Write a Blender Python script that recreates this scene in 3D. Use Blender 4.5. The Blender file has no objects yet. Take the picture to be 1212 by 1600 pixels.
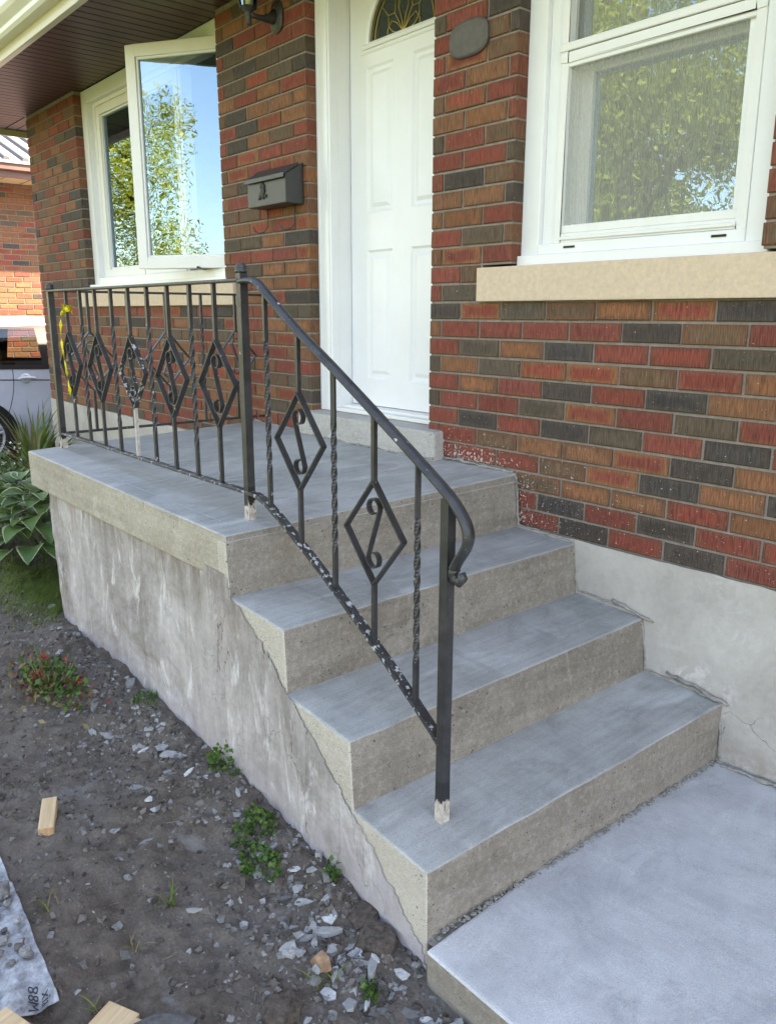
import bpy, bmesh, math, random
import numpy as np
from mathutils import Vector, Matrix

sc = bpy.context.scene
col = sc.collection
# ------------------------------------------------------------------ camera
cam_d = bpy.data.cameras.new("camera"); cam = bpy.data.objects.new("camera", cam_d); col.objects.link(cam)
CR = Vector((0.64504, 0.76414, 0.00279)); CU = Vector((-0.18292, 0.15086, 0.97148)); CF = Vector((-0.74193, 0.62716, -0.23709))
CAM = Vector((2.41412, -2.25420, 1.35554))
m = Matrix.Identity(4)
for i in range(3):
    m[i][0] = CR[i]; m[i][1] = CU[i]; m[i][2] = -CF[i]; m[i][3] = CAM[i]
cam.matrix_world = m
cam_d.sensor_fit = 'HORIZONTAL'; cam_d.sensor_width = 36.0; cam_d.lens = 36.0 * 1268.58 / 1212.0
cam_d.clip_start = 0.05; cam_d.clip_end = 2000
sc.camera = cam
# ------------------------------------------------------------------ light
SUN = Vector((0.50, 0.62, 0.80)).normalized()
elev = math.asin(SUN.z); azim = math.atan2(SUN.x, SUN.y)
w = bpy.data.worlds.new("World"); sc.world = w; w.use_nodes = True
wn = w.node_tree.nodes; wl = w.node_tree.links
bgn = wn.get("Background") or wn.new("ShaderNodeBackground")
sky = wn.new("ShaderNodeTexSky"); sky.sky_type = 'NISHITA'; sky.sun_disc = False
sky.sun_elevation = elev; sky.sun_rotation = azim
sky.air_density = 1.0; sky.dust_density = 0.8; sky.ozone_density = 1.0
wl.new(sky.outputs[0], bgn.inputs[0]); bgn.inputs[1].default_value = 0.125
sl = bpy.data.lights.new("sun", 'SUN'); sl.energy = 5.0; sl.angle = math.radians(0.5); sl.color = (1.0, 0.93, 0.82)
so = bpy.data.objects.new("sun", sl); col.objects.link(so)
so.rotation_euler = SUN.to_track_quat('Z', 'Y').to_euler(); so.location = (10, 12, 16)
vs = sc.view_settings
vs.view_transform = 'Standard'; vs.look = 'None'; vs.gamma = 1.0; vs.use_curve_mapping = False
vs.exposure = 2.9
try:
    vs.use_white_balance = True; vs.white_balance_temperature = 8400; vs.white_balance_tint = 16.5
except Exception:
    pass
rng = random.Random(7); nr = np.random.RandomState(5)

# ------------------------------------------------------------------ material helpers
class NT:
    def __init__(s, name):
        s.mat = bpy.data.materials.new(name); s.mat.use_nodes = True
        s.t = s.mat.node_tree; s.n = s.t.nodes; s.l = s.t.links
        s.b = s.n.get("Principled BSDF"); s.out = s.n.get("Material Output")
    def new(s, typ, **kw):
        nd = s.n.new(typ)
        for k, v in kw.items(): setattr(nd, k, v)
        return nd
    def set(s, sock, v):
        if hasattr(v, 'is_linked') or isinstance(v, bpy.types.NodeSocket): s.l.new(v, sock)
        else:
            if isinstance(v, (tuple, list)) and len(v) == 3 and sock.type == 'RGBA': v = (*v, 1)
            sock.default_value = v
    def pos(s): return s.new("ShaderNodeNewGeometry").outputs["Position"]
    def obj(s): return s.new("ShaderNodeTexCoord").outputs["Object"]
    def uv(s): return s.new("ShaderNodeTexCoord").outputs["UV"]
    def attr(s, name, out="Color"): return s.new("ShaderNodeAttribute", attribute_name=name).outputs[out]
    def mul(s, v, sc_):
        nd = s.new("ShaderNodeVectorMath", operation='MULTIPLY'); s.set(nd.inputs[0], v); nd.inputs[1].default_value = sc_; return nd.outputs[0]
    def noise(s, v, scale, detail=4, rough=.6, dist=0.0):
        nd = s.new("ShaderNodeTexNoise"); s.set(nd.inputs["Vector"], v); nd.inputs["Scale"].default_value = scale
        nd.inputs["Detail"].default_value = detail; nd.inputs["Roughness"].default_value = rough; nd.inputs["Distortion"].default_value = dist
        return nd.outputs["Fac"]
    def vor(s, v, scale, feature='F1', out="Distance", rnd=1.0):
        nd = s.new("ShaderNodeTexVoronoi", feature=feature); s.set(nd.inputs["Vector"], v); nd.inputs["Scale"].default_value = scale
        nd.inputs["Randomness"].default_value = rnd
        return nd.outputs[out]
    def mr(s, v, a, b, c=0.0, d=1.0):
        nd = s.new("ShaderNodeMapRange"); s.set(nd.inputs[0], v)
        nd.inputs[1].default_value = a; nd.inputs[2].default_value = b; nd.inputs[3].default_value = c; nd.inputs[4].default_value = d
        return nd.outputs[0]
    def math(s, op, a, b=0.0):
        nd = s.new("ShaderNodeMath", operation=op); s.set(nd.inputs[0], a); s.set(nd.inputs[1], b); return nd.outputs[0]
    def mix(s, f, a, b, blend='MIX'):
        nd = s.new("ShaderNodeMix", data_type='RGBA', blend_type=blend); s.set(nd.inputs[0], f); s.set(nd.inputs[6], a); s.set(nd.inputs[7], b); return nd.outputs[2]
    def sep(s, v):
        nd = s.new("ShaderNodeSeparateXYZ"); s.set(nd.inputs[0], v); return nd.outputs
    def bump(s, h, strength=.3, dist=.004, prev=None):
        nd = s.new("ShaderNodeBump"); s.set(nd.inputs["Height"], h); nd.inputs["Strength"].default_value = strength; nd.inputs["Distance"].default_value = dist
        if prev is not None: s.l.new(prev, nd.inputs["Normal"])
        return nd.outputs[0]
    def fin(s, base=None, rough=None, normal=None, spec=None, metal=None):
        if base is not None: s.set(s.b.inputs["Base Color"], base)
        if rough is not None: s.set(s.b.inputs["Roughness"], rough)
        if normal is not None: s.l.new(normal, s.b.inputs["Normal"])
        if spec is not None: s.set(s.b.inputs["Specular IOR Level"], spec)
        if metal is not None: s.set(s.b.inputs["Metallic"], metal)
        return s.mat
def simple(name, c, rough=.6, var=.12, scale=18, bump=0.0, spec=.4, metal=0.0):
    n = NT(name); p = n.pos(); f = n.noise(p, scale, 5, .65)
    dk = tuple(x * (1 - var * 2) for x in c); lt = tuple(min(1, x * (1 + var)) for x in c)
    base = n.mix(n.mr(f, .3, .7), dk, lt)
    nm = n.bump(n.noise(p, scale * 6, 4, .6), bump, .003) if bump else None
    return n.fin(base, rough, nm, spec, metal)

# brick: colours come per brick as attributes, wire-cut grain and flashed edges from brick-local UV in metres
def mat_brick():
    n = NT("brick"); uv = n.uv(); p = n.pos(); dim = n.sep(n.attr("dim", "Vector")); u = n.sep(uv)
    ex = n.math('MINIMUM', u[0], n.math('SUBTRACT', dim[0], u[0])); ez = n.math('MINIMUM', u[1], n.math('SUBTRACT', dim[1], u[1]))
    e = n.math('MINIMUM', n.math('MULTIPLY', ex, .55), ez)
    wob = n.noise(p, 14, 4, .6)
    e2 = n.math('ADD', e, n.math('MULTIPLY', n.math('SUBTRACT', wob, .5), .035))
    flash = n.mr(e2, .004, .017)
    base = n.mix(flash, n.attr("cb"), n.attr("ca"))
    grain = n.noise(n.mul(p, (330, 330, 26)), 1.0, 3, .55)
    base = n.mix(n.mr(grain, .30, .72), n.mix(1.0, base, (.42, .40, .39), 'MULTIPLY'), n.mix(1.0, base, (1.30, 1.28, 1.26), 'MULTIPLY'))
    blot = n.noise(p, 38, 5, .7)
    base = n.mix(n.mr(blot, .35, .8, 0, .30), base, (.13, .085, .055))
    # lime / paint splatter thrown up by the concrete work, thick near the porch floor, sparse above
    z = n.sep(p); near = n.math('MULTIPLY', n.mr(z[2], .62, 1.02, 1.0, 0.0), n.math('MULTIPLY', n.mr(z[0], -.05, .12, 0, 1), n.mr(z[0], .5, 1.25, 1.0, 0.35)))
    low = n.mr(z[2], .80, .98, 1.0, 0.0)
    sp = n.noise(p, 85, 3, .55); sp2 = n.noise(p, 230, 2, .5)
    thr = n.math('SUBTRACT', .72, n.math('MULTIPLY', near, n.math('ADD', .055, n.math('MULTIPLY', low, n.mr(z[0], .34, .60, .30, .02)))))
    m1 = n.math('GREATER_THAN', sp, thr); m2 = n.math('GREATER_THAN', sp2, n.math('SUBTRACT', .745, n.math('MULTIPLY', near, .085)))
    msk = n.math('MULTIPLY', n.math('MAXIMUM', m1, m2), .8)
    base = n.mix(msk, base, (.55, .50, .46))
    h = n.math('ADD', n.math('MULTIPLY', grain, .8), n.math('MULTIPLY', blot, .9))
    return n.fin(base, .78, n.bump(h, .55, .0022), .25)
def mat_mortar():
    n = NT("mortar"); p = n.pos(); f = n.noise(p, 30, 6, .7); g = n.noise(p, 300, 3, .6)
    base = n.mix(n.mr(f, .3, .75), (.20, .165, .14), (.35, .305, .265)); base = n.mix(n.mr(g, .35, .8, 0, .5), base, (.19, .16, .135))
    return n.fin(base, .95, n.bump(n.math('ADD', f, g), .7, .004), .1)
def cracks(n, p, scale, width, keep=.52):
    q = n.new("ShaderNodeVectorMath", operation='ADD'); n.set(q.inputs[0], p)
    nz = n.new("ShaderNodeTexNoise"); n.set(nz.inputs["Vector"], p); nz.inputs["Scale"].default_value = 9; nz.inputs["Detail"].default_value = 5
    s2 = n.mul(nz.outputs["Color"], (.16, .16, .16)); n.l.new(s2, q.inputs[1])
    d = n.vor(q.outputs[0], scale, 'DISTANCE_TO_EDGE')
    c = n.mr(d, 0.0, width, 1.0, 0.0)
    return n.math('MULTIPLY', c, n.mr(n.noise(p, 2.3, 2, .5), keep, keep + .08))
def mat_tread(name, a, b, streak=(60, 3.0, 60)):
    n = NT(name); p = n.pos()
    big = n.noise(p, 3.2, 5, .6, .6); st = n.noise(n.mul(p, streak), 1.0, 4, .6); fine = n.noise(p, 420, 3, .6); med = n.noise(p, 24, 5, .65)
    f = n.math('ADD', n.math('MULTIPLY', big, .55), n.math('ADD', n.math('MULTIPLY', st, .28), n.math('MULTIPLY', med, .17)))
    base = n.mix(n.mr(f, .36, .64), a, b)
    wht = n.mr(n.noise(n.mul(p, (7, 2.4, 7)), 1.0, 6, .7, .8), .54, .70, 0, .5)
    base = n.mix(wht, base, (.62, .63, .63))
    dark = n.mr(n.noise(n.mul(p, (5, 3.5, 5)), 1.0, 6, .75, .7), .53, .72, 0, .55)
    base = n.mix(dark, base, tuple(x * .62 for x in a))
    base = n.mix(n.mr(fine, .35, .65), n.mix(1.0, base, (.80, .79, .78), 'MULTIPLY'), n.mix(1.0, base, (1.14, 1.14, 1.13), 'MULTIPLY')); gsp = n.math('GREATER_THAN', n.noise(p, 190, 2, .5), .71); base = n.mix(n.math('MULTIPLY', gsp, .45), base, (.13, .12, .11))
    pit = n.math('MULTIPLY', n.math('LESS_THAN', n.vor(p, 34, 'F1'), .045), n.math('GREATER_THAN', n.noise(p, 6, 2), .53))
    base = n.mix(n.math('MULTIPLY', pit, .7), base, (.10, .095, .085))
    h = n.math('ADD', n.math('MULTIPLY', st, .9), n.math('MULTIPLY', fine, .5))
    return n.fin(base, n.mr(med, .2, .8, .55, .8), n.bump(h, .6, .0022), .35)
def mat_formed(name, a, b, light, dirt=.5):
    n = NT(name); p = n.pos()
    big = n.noise(p, 5.0, 6, .65, .4); lay = n.noise(n.mul(p, (1.2, 1.2, 26)), 1.0, 5, .6, .5); fine = n.noise(p, 260, 4, .65); spk = n.noise(p, 60, 5, .7)
    f = n.math('ADD', n.math('MULTIPLY', big, .5), n.math('ADD', n.math('MULTIPLY', lay, .28), n.math('MULTIPLY', spk, .22)))
    base = n.mix(n.mr(f, .36, .66), a, b)
    lime = n.mr(n.noise(n.mul(p, (6, 6, 3)), 1.0, 7, .72, .6), .60, .72, 0, .55)
    base = n.mix(lime, base, light)
    grime = n.mr(n.noise(n.mul(p, (3, 3, 9)), 1.0, 6, .75, .4), .56, .74, 0, dirt)
    base = n.mix(grime, base, tuple(x * .55 for x in a))
    base = n.mix(n.mr(fine, .35, .65), n.mix(1.0, base, (.80, .79, .78), 'MULTIPLY'), n.mix(1.0, base, (1.15, 1.15, 1.14), 'MULTIPLY')); base = n.mix(n.mr(spk, .52, .7, 0, .35), base, light)
    v = n.vor(p, 46, 'F1'); hole = n.math('MULTIPLY', n.mr(v, .10, .16, 1.0, 0.0), n.math('GREATER_THAN', n.noise(p, 17, 3), .55))
    v2 = n.vor(p, 120, 'F1'); hole2 = n.math('MULTIPLY', n.mr(v2, .13, .22, 1.0, 0.0), n.math('GREATER_THAN', n.noise(p, 24, 3), .56))
    hl = n.math('MAXIMUM', hole, hole2)
    base = n.mix(n.math('MULTIPLY', hl, .85), base, (.06, .05, .042))
    h = n.math('SUBTRACT', n.math('ADD', n.math('MULTIPLY', fine, .5), n.math('MULTIPLY', spk, .5)), n.math('MULTIPLY', hl, 1.6))
    return n.fin(base, .86, n.bump(h, .5, .0025), .2)
def mat_stucco():
    n = NT("old_parging"); p = n.pos()
    big = n.noise(p, 3.0, 6, .7, .8); ver = n.noise(n.mul(p, (16, 16, 1.4)), 1.0, 6, .68, .5); spk = n.noise(p, 70, 6, .75); fine = n.noise(p, 300, 3, .6)
    f = n.math('ADD', n.math('MULTIPLY', big, .56), n.math('ADD', n.math('MULTIPLY', ver, .24), n.math('MULTIPLY', spk, .20)))
    base = n.mix(n.mr(f, .38, .64), (.225, .195, .183), (.53, .492, .482))
    pk = n.mr(n.noise(p, 4.2, 5, .7, .7), .58, .70, 0, .65); base = n.mix(pk, base, (.52, .42, .40))
    wh = n.mr(n.noise(n.mul(p, (9, 9, 3)), 1.0, 7, .75, .8), .56, .66, 0, .75); base = n.mix(wh, base, (.70, .675, .665))
    z = n.sep(p)
    brn = n.math('MULTIPLY', n.mr(n.noise(n.mul(p, (24, 24, 2.2)), 1.0, 5, .65), .46, .62), n.mr(z[2], .40, .64, 0.0, .75)); base = n.mix(brn, base, (.19, .145, .115))
    low = n.math('MULTIPLY', n.mr(z[2], .0, .14, .7, 0.0), n.mr(n.noise(p, 12, 5, .7), .35, .6)); base = n.mix(low, base, (.40, .36, .40))
    cr = n.math('MAXIMUM', cracks(n, n.mul(p, (1, 1, .22)), 6, .005, .54), cracks(n, p, 11, .007, .64))
    base = n.mix(n.math('MULTIPLY', cr, .75), base, (.06, .05, .045))
    h = n.math('ADD', n.math('ADD', n.math('MULTIPLY', ver, .8), n.math('MULTIPLY', spk, .7)), n.math('SUBTRACT', n.math('MULTIPLY', fine, .25), n.math('MULTIPLY', cr, 1.5)))
    return n.fin(base, .92, n.bump(h, .55, .006), .15)
def mat_parge():
    n = NT("foundation_parging"); p = n.pos()
    big = n.noise(p, 3.4, 5, .6, .6); spk = n.noise(p, 55, 6, .7); fine = n.noise(p, 300, 3, .6)
    base = n.mix(n.mr(n.math('ADD', n.math('MULTIPLY', big, .7), n.math('MULTIPLY', spk, .3)), .36, .66), (.345, .312, .28), (.50, .465, .425))
    ef = n.math('MULTIPLY', n.mr(n.noise(p, 9, 8, .78, .8), .50, .58), n.mr(n.noise(p, 2.6, 2, .5), .52, .66, 0, .55)); base = n.mix(ef, base, (.66, .645, .63))
    z = n.sep(p); cr = n.math('MULTIPLY', cracks(n, p, 5, .008, .46), n.mr(z[2], .16, .22, 1.0, .0))
    base = n.mix(n.math('MULTIPLY', cr, .85), base, (.05, .045, .04))
    dt = n.math('MULTIPLY', n.mr(z[2], .02, .12, .6, 0.0), n.mr(n.noise(p, 20, 5, .7), .4, .62)); base = n.mix(dt, base, (.22, .16, .12))
    h = n.math('SUBTRACT', n.math('ADD', n.math('MULTIPLY', spk, .6), n.math('MULTIPLY', fine, .3)), cr)
    return n.fin(base, .9, n.bump(h, .45, .004), .2)
def mat_iron(name, wear, thr2=.80):
    n = NT(name); p = n.pos(); f = n.noise(p, 25, 5, .65); g = n.noise(p, 160, 4, .65)
    base = n.mix(n.mr(f, .3, .7), (.020, .020, .0215), (.048, .047, .050))
    rust = n.mr(n.noise(p, 32, 5, .7), .64, .74, 0, .5); base = n.mix(rust, base, (.055, .028, .015))
    ch = n.math('GREATER_THAN', n.noise(n.mul(p, (1, 1, .6)), 58, 5, .62), wear); ch2 = n.math('GREATER_THAN', n.noise(p, 210, 3, .55), thr2)
    mk = n.math('MAXIMUM', ch, ch2)
    base = n.mix(n.math('MULTIPLY', mk, .85), base, (.50, .49, .48))
    rg = n.mix(mk, n.mr(g, .2, .8, .30, .52), (.8, .8, .8))
    return n.fin(base, rg, n.bump(n.math('ADD', n.math('MULTIPLY', g, .3), n.math('MULTIPLY', mk, -.6)), .35, .0012), .5)
def mat_white(name, c, rough=.42, dirt=.10):
    n = NT(name); p = n.pos(); f = n.noise(p, 6, 5, .65); d = n.mr(n.noise(n.mul(p, (14, 14, 3)), 1.0, 6, .7), .52, .8, 0, dirt)
    base = n.mix(n.mr(f, .3, .7), tuple(x * .95 for x in c), c); base = n.mix(d, base, (.42, .39, .34))
    return n.fin(base, rough, n.bump(n.noise(p, 90, 4, .6), .06, .002), .4)
def mat_glass(name, refl, tint=(.93, .95, .94)):
    n = NT(name); n.n.remove(n.b)
    tr = n.new("ShaderNodeBsdfTransparent"); tr.inputs[0].default_value = (*tint, 1)
    gl = n.new("ShaderNodeBsdfGlossy"); gl.inputs["Roughness"].default_value = 0.0; gl.inputs[0].default_value = (.54, .79, .98, 1)
    p = n.pos(); bp = n.bump(n.noise(p, 3.2, 3, .5), .05, .02); n.l.new(bp, gl.inputs["Normal"])
    fr = n.new("ShaderNodeFresnel"); fr.inputs[0].default_value = 1.5
    fac = n.mr(fr.outputs[0], .03, 1.0, refl, 1.0)
    mx = n.new("ShaderNodeMixShader"); n.l.new(fac, mx.inputs[0]); n.l.new(tr.outputs[0], mx.inputs[1]); n.l.new(gl.outputs[0], mx.inputs[2])
    n.l.new(mx.outputs[0], n.out.inputs[0]); return n.mat
def mat_screen():
    n = NT("insect_screen"); n.n.remove(n.b); p = n.pos()
    tr = n.new("ShaderNodeBsdfTransparent"); df = n.new("ShaderNodeBsdfDiffuse"); df.inputs[0].default_value = (.44, .43, .38, 1)
    f = n.mr(n.noise(n.mul(p, (420, 420, 12)), 1.0, 3, .6), .3, .7, .36, .52)
    mx = n.new("ShaderNodeMixShader"); n.l.new(f, mx.inputs[0]); n.l.new(tr.outputs[0], mx.inputs[1]); n.l.new(df.outputs[0], mx.inputs[2]); n.l.new(mx.outputs[0], n.out.inputs[0]); return n.mat
def mat_leaf(name, a, b, trans=.35, rough=.5):
    n = NT(name); rnd = n.attr("tone", "Fac"); base = n.mix(rnd, a, b); n.fin(base, rough, None, .35)
    tl = n.new("ShaderNodeBsdfTranslucent"); n.set(tl.inputs[0], n.mix(1.0, base, (1.1, 1.15, .6), 'MULTIPLY'))
    mx = n.new("ShaderNodeMixShader"); mx.inputs[0].default_value = trans; n.l.new(n.b.outputs[0], mx.inputs[1]); n.l.new(tl.outputs[0], mx.inputs[2]); n.l.new(mx.outputs[0], n.out.inputs[0]); return n.mat
def mat_hosta():
    n = NT("hosta_leaf"); u = n.sep(n.uv()); o = n.new("ShaderNodeObjectInfo").outputs["Random"]
    d = n.math('ABSOLUTE', n.math('SUBTRACT', u[0], .5))
    wob = n.noise(n.pos(), 60, 4, .6)
    edge = n.mr(n.math('ADD', d, n.math('MULTIPLY', n.math('SUBTRACT', wob, .5), .18)), .40, .46)
    g = n.mix(o, (.055, .125, .03), (.14, .25, .06)); g = n.mix(n.mr(n.noise(n.mul(n.uv(), (26, 1.2, 1)), 1.0, 2), .3, .7, 0, .35), g, (.02, .05, .018))
    base = n.mix(edge, g, n.mix(o, (.40, .42, .24), (.55, .56, .36)))
    n.fin(base, .42, n.bump(n.noise(n.mul(n.uv(), (30, 1.0, 1)), 1.0, 2), .5, .004), .45)
    tl = n.new("ShaderNodeBsdfTranslucent"); n.set(tl.inputs[0], base)
    mx = n.new("ShaderNodeMixShader"); mx.inputs[0].default_value = .2; n.l.new(n.b.outputs[0], mx.inputs[1]); n.l.new(tl.outputs[0], mx.inputs[2]); n.l.new(mx.outputs[0], n.out.inputs[0]); return n.mat
def mat_ground():
    n = NT("soil_and_lawn"); p = n.pos(); z = n.sep(p)
    big = n.noise(p, 2.6, 6, .65, .5); md = n.noise(p, 17, 6, .7); fn = n.noise(p, 120, 5, .7)
    soil = n.mix(n.mr(md, .3, .7), (.072, .057, .045), (.185, .152, .124)); soil = n.mix(n.mr(big, .42, .66, 0, .75), soil, (.195, .172, .150))
    soil = n.mix(n.mr(fn, .35, .75, 0, .6), soil, (.054, .043, .034))
    pale = n.mr(n.noise(p, 7.5, 5, .7, .5), .58, .68, 0, .6); soil = n.mix(pale, soil, (.20, .19, .18))
    wh = n.math('GREATER_THAN', n.noise(p, 95, 3, .5), .735); soil = n.mix(n.math('MULTIPLY', wh, .8), soil, (.36, .35, .34))
    gr = n.mix(n.mr(md, .3, .7), (.035, .062, .014), (.085, .12, .030)); gr = n.mix(n.mr(fn, .4, .7, 0, .6), gr, (.03, .045, .013))
    far = n.math('MAXIMUM', n.mr(z[1], -3.3, -2.9, 1.0, 0.0), n.mr(z[0], 7.5, 8.0))
    base = n.mix(far, soil, gr)
    return n.fin(base, .96, n.bump(n.math('ADD', n.math('MULTIPLY', md, .8), n.math('MULTIPLY', fn, .5)), .8, .012), .1)
def mat_vcol(name, rough=.9, bump=.4, sc_=160, spec=.2):
    n = NT(name); p = n.pos(); f = n.noise(p, sc_, 5, .7); base = n.mix(n.mr(f, .25, .75), n.mix(1.0, n.attr("ca"), (.6, .6, .6), 'MULTIPLY'), n.mix(1.0, n.attr("ca"), (1.2, 1.2, 1.2), 'MULTIPLY'))
    return n.fin(base, rough, n.bump(f, bump, .003), spec)
def mat_wood(name, a, b, axis):
    n = NT(name); p = n.obj(); sc_ = [90, 90, 90]; sc_[axis] = 5
    g = n.noise(n.mul(p, tuple(sc_)), 1.0, 5, .6, .6); k = n.noise(p, 11, 4, .6)
    base = n.mix(n.mr(g, .3, .7), a, b); base = n.mix(n.mr(k, .55, .75, 0, .5), base, tuple(x * .6 for x in a))
    return n.fin(base, .7, n.bump(g, .25, .002), .25)

MB_ = mat_brick(); MMORT = mat_mortar()
M_TREAD = mat_tread("trowelled_concrete", (.27, .274, .258), (.455, .455, .435))
M_PATH = mat_tread("path_concrete", (.40, .402, .41), (.60, .60, .605), (9, 9, 9))
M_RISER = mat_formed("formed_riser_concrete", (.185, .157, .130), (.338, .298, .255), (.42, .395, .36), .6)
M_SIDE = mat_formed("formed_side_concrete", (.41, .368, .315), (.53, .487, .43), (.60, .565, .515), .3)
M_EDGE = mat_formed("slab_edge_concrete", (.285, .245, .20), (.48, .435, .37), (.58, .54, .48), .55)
M_STUC = mat_stucco(); M_PARGE = mat_parge()
M_IRON = mat_iron("black_painted_iron", .70, .765); M_IRONW = mat_iron("chipped_painted_iron", .585, .69); M_IRONS = mat_iron("speckled_painted_iron", .665, .725)
M_PRIM = simple("bare_primer", (.50, .45, .42), .8, .18, 40, .3)
M_WHITE = mat_white("white_paint", (.80, .80, .79), .38, .06); M_DOOR = mat_white("white_door_paint", (.80, .80, .80), .34, .03)
M_VINYL = mat_white("white_vinyl", (.78, .77, .74), .4, .12)
M_SILL = simple("sill_limestone", (.64, .49, .355), .85, .07, 70, .35, .2)
M_DSILL = mat_formed("door_sill_concrete", (.36, .34, .31), (.50, .48, .45), (.60, .58, .55), .4)
M_SOFF = simple("brown_soffit_aluminium", (.080, .030, .024), .42, .12, 8, .0, .4)
M_GROOVE = simple("soffit_groove", (.012, .008, .008), .8, .1, 8)
M_CREAM = mat_white("cream_aluminium", (.62, .57, .44), .30, .12)
M_GUT = mat_white("gutter_aluminium", (.72, .70, .62), .25, .12)
M_GLASS = mat_glass("window_glass", .46); M_GLASS2 = mat_glass("sash_glass", .22, (.62, .66, .66)); M_CARGL = mat_glass("car_glass", .06, (.62, .66, .64)); M_SCREEN = mat_screen()
M_DARKIN = simple("interior_paint", (.16, .15, .14), .9, .05, 2)
M_FAN = mat_glass("fanlight_glass", .06, (.30, .31, .29))
M_BRASS = simple("brass_came", (.62, .46, .12), .3, .08, 30, 0, .6, .85)
M_BOX = simple("mailbox_metal", (.040, .041, .042), .42, .08, 30, .05, .5)
M_EMB = simple("emblem_black", (.006, .006, .006), .5, .1, 30)
M_LAMP = simple("lamp_bronze", (.040, .038, .036), .45, .25, 60, .2, .5)
M_LGLASS = mat_glass("lamp_glass", .10, (.90, .86, .66))
M_GROUND = mat_ground(); M_STONE = mat_vcol("rubble"); M_CHIP = mat_vcol("concrete_chip", .9, .5, 90)
M_ROOF = simple("roof_shingle", (.06, .05, .045), .9, .25, 12, .5)
M_ASPH = simple("driveway_asphalt", (.075, .073, .07), .9, .2, 60, .5)
M_METROOF = simple("pale_metal_roof", (.30, .285, .27), .45, .08, 5, 0, .4)
M_NRIB = simple("shadow_toned_rib", (.07, .07, .075), .5, .1, 6)  # rib shadows put into the colour, ribs darker than the roof sheet
M_NSOF = mat_white("tan_soffit", (.55, .40, .22), .5, .1)
M_NFAS = simple("brown_fascia", (.15, .075, .06), .45, .1, 6)
M_CARP = simple("silver_blue_car_paint", (.50, .56, .66), .25, .05, 3, 0, .6, .3)
M_BLACK = simple("black_trim", (.010, .010, .011), .35, .1, 20)
M_TYRE = simple("tyre_rubber", (.014, .014, .014), .85, .15, 40, .2)
M_RIM = simple("alloy_rim", (.55, .56, .58), .3, .06, 20, 0, .5, .7)
M_HANDLE = simple("door_handle_paint", (.55, .57, .60), .25, .05, 9, 0, .6, .4)
M_TAIL = simple("tail_light_red", (.35, .01, .01), .2, .1, 20)
M_LEAF = mat_leaf("tree_leaf", (.19, .21, .02), (.46, .41, .04), .45); M_LEAFD = mat_leaf("tree_leaf_dense", (.20, .24, .035), (.42, .41, .06), .4)
M_WEED = mat_leaf("weed_leaf", (.03, .085, .018), (.10, .18, .035), .25); M_BLADE = mat_leaf("blade_leaf", (.05, .11, .022), (.17, .21, .06), .25)
M_GRASS = mat_leaf("grass_blade", (.07, .14, .02), (.20, .25, .05), .25); M_STRAW = mat_leaf("dry_blade", (.13, .10, .045), (.24, .19, .09), .2)
M_BUSH = mat_leaf("bush_leaf", (.03, .07, .018), (.10, .15, .04), .2); M_REDL = mat_leaf("red_leaf", (.10, .022, .018), (.20, .07, .035), .2)
M_FLOW = mat_leaf("red_flower", (.22, .014, .022), (.38, .05, .055), .25); M_WHFL = mat_leaf("white_flower", (.6, .62, .58), (.75, .76, .72), .2)
M_HOSTA = mat_hosta(); M_BARK = simple("bark", (.09, .065, .045), .95, .25, 20, .8)
M_STEM = simple("green_stem", (.07, .11, .03), .6, .15, 40)
M_WOOD0 = mat_wood("cut_lumber", (.46, .31, .17), (.64, .48, .29), 0); M_WOOD1 = mat_wood("cut_lumber_end", (.36, .21, .11), (.52, .34, .18), 2)
M_BAG = simple("plastic_bag", (.34, .355, .37), .4, .38, 34, .8, .5); M_INK = simple("dark_ink", (.03, .035, .05), .6, .1, 30)
M_TAPE = simple("yellow_tape", (.75, .62, .02), .4, .12, 60, .1)
M_CLOD = simple("brown_clod", (.115, .092, .076), .95, .30, 70, 1.0, .1); M_CLODG = simple("grey_clod", (.13, .125, .12), .95, .22, 40, .8, .1)
M_PLAQ = simple("plaque_metal", (.10, .085, .075), .55, .12, 30)
M_GREYB = simple("caulk_mortar", (.33, .31, .28), .95, .2, 60, .8, .1)

# ------------------------------------------------------------------ mesh helpers
def tag(o, label=None, cat=None, group=None, kind=None):
    if label: o["label"] = label
    if cat: o["category"] = cat
    if group: o["group"] = group
    if kind: o["kind"] = kind
    return o
def link(name, me, parent=None, mats=(), smooth=False):
    o = bpy.data.objects.new(name, me); col.objects.link(o)
    if parent is not None:
        o.parent = parent; o.matrix_parent_inverse = parent.matrix_world.inverted() if False else Matrix.Translation(parent.location).inverted() if parent.type == 'EMPTY' and KEEP.get(parent.name) else Matrix.Identity(4)
    for m_ in mats: me.materials.append(m_)
    if smooth: me.polygons.foreach_set("use_smooth", [True] * len(me.polygons))
    return o
KEEP = {}
def empty(name, loc=(0, 0, 0), keep=True):
    o = bpy.data.objects.new(name, None); col.objects.link(o); o.location = loc; o.empty_display_size = .1
    if keep: KEEP[o.name] = True          # children of this empty are modelled in world coordinates
    return o
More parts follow.
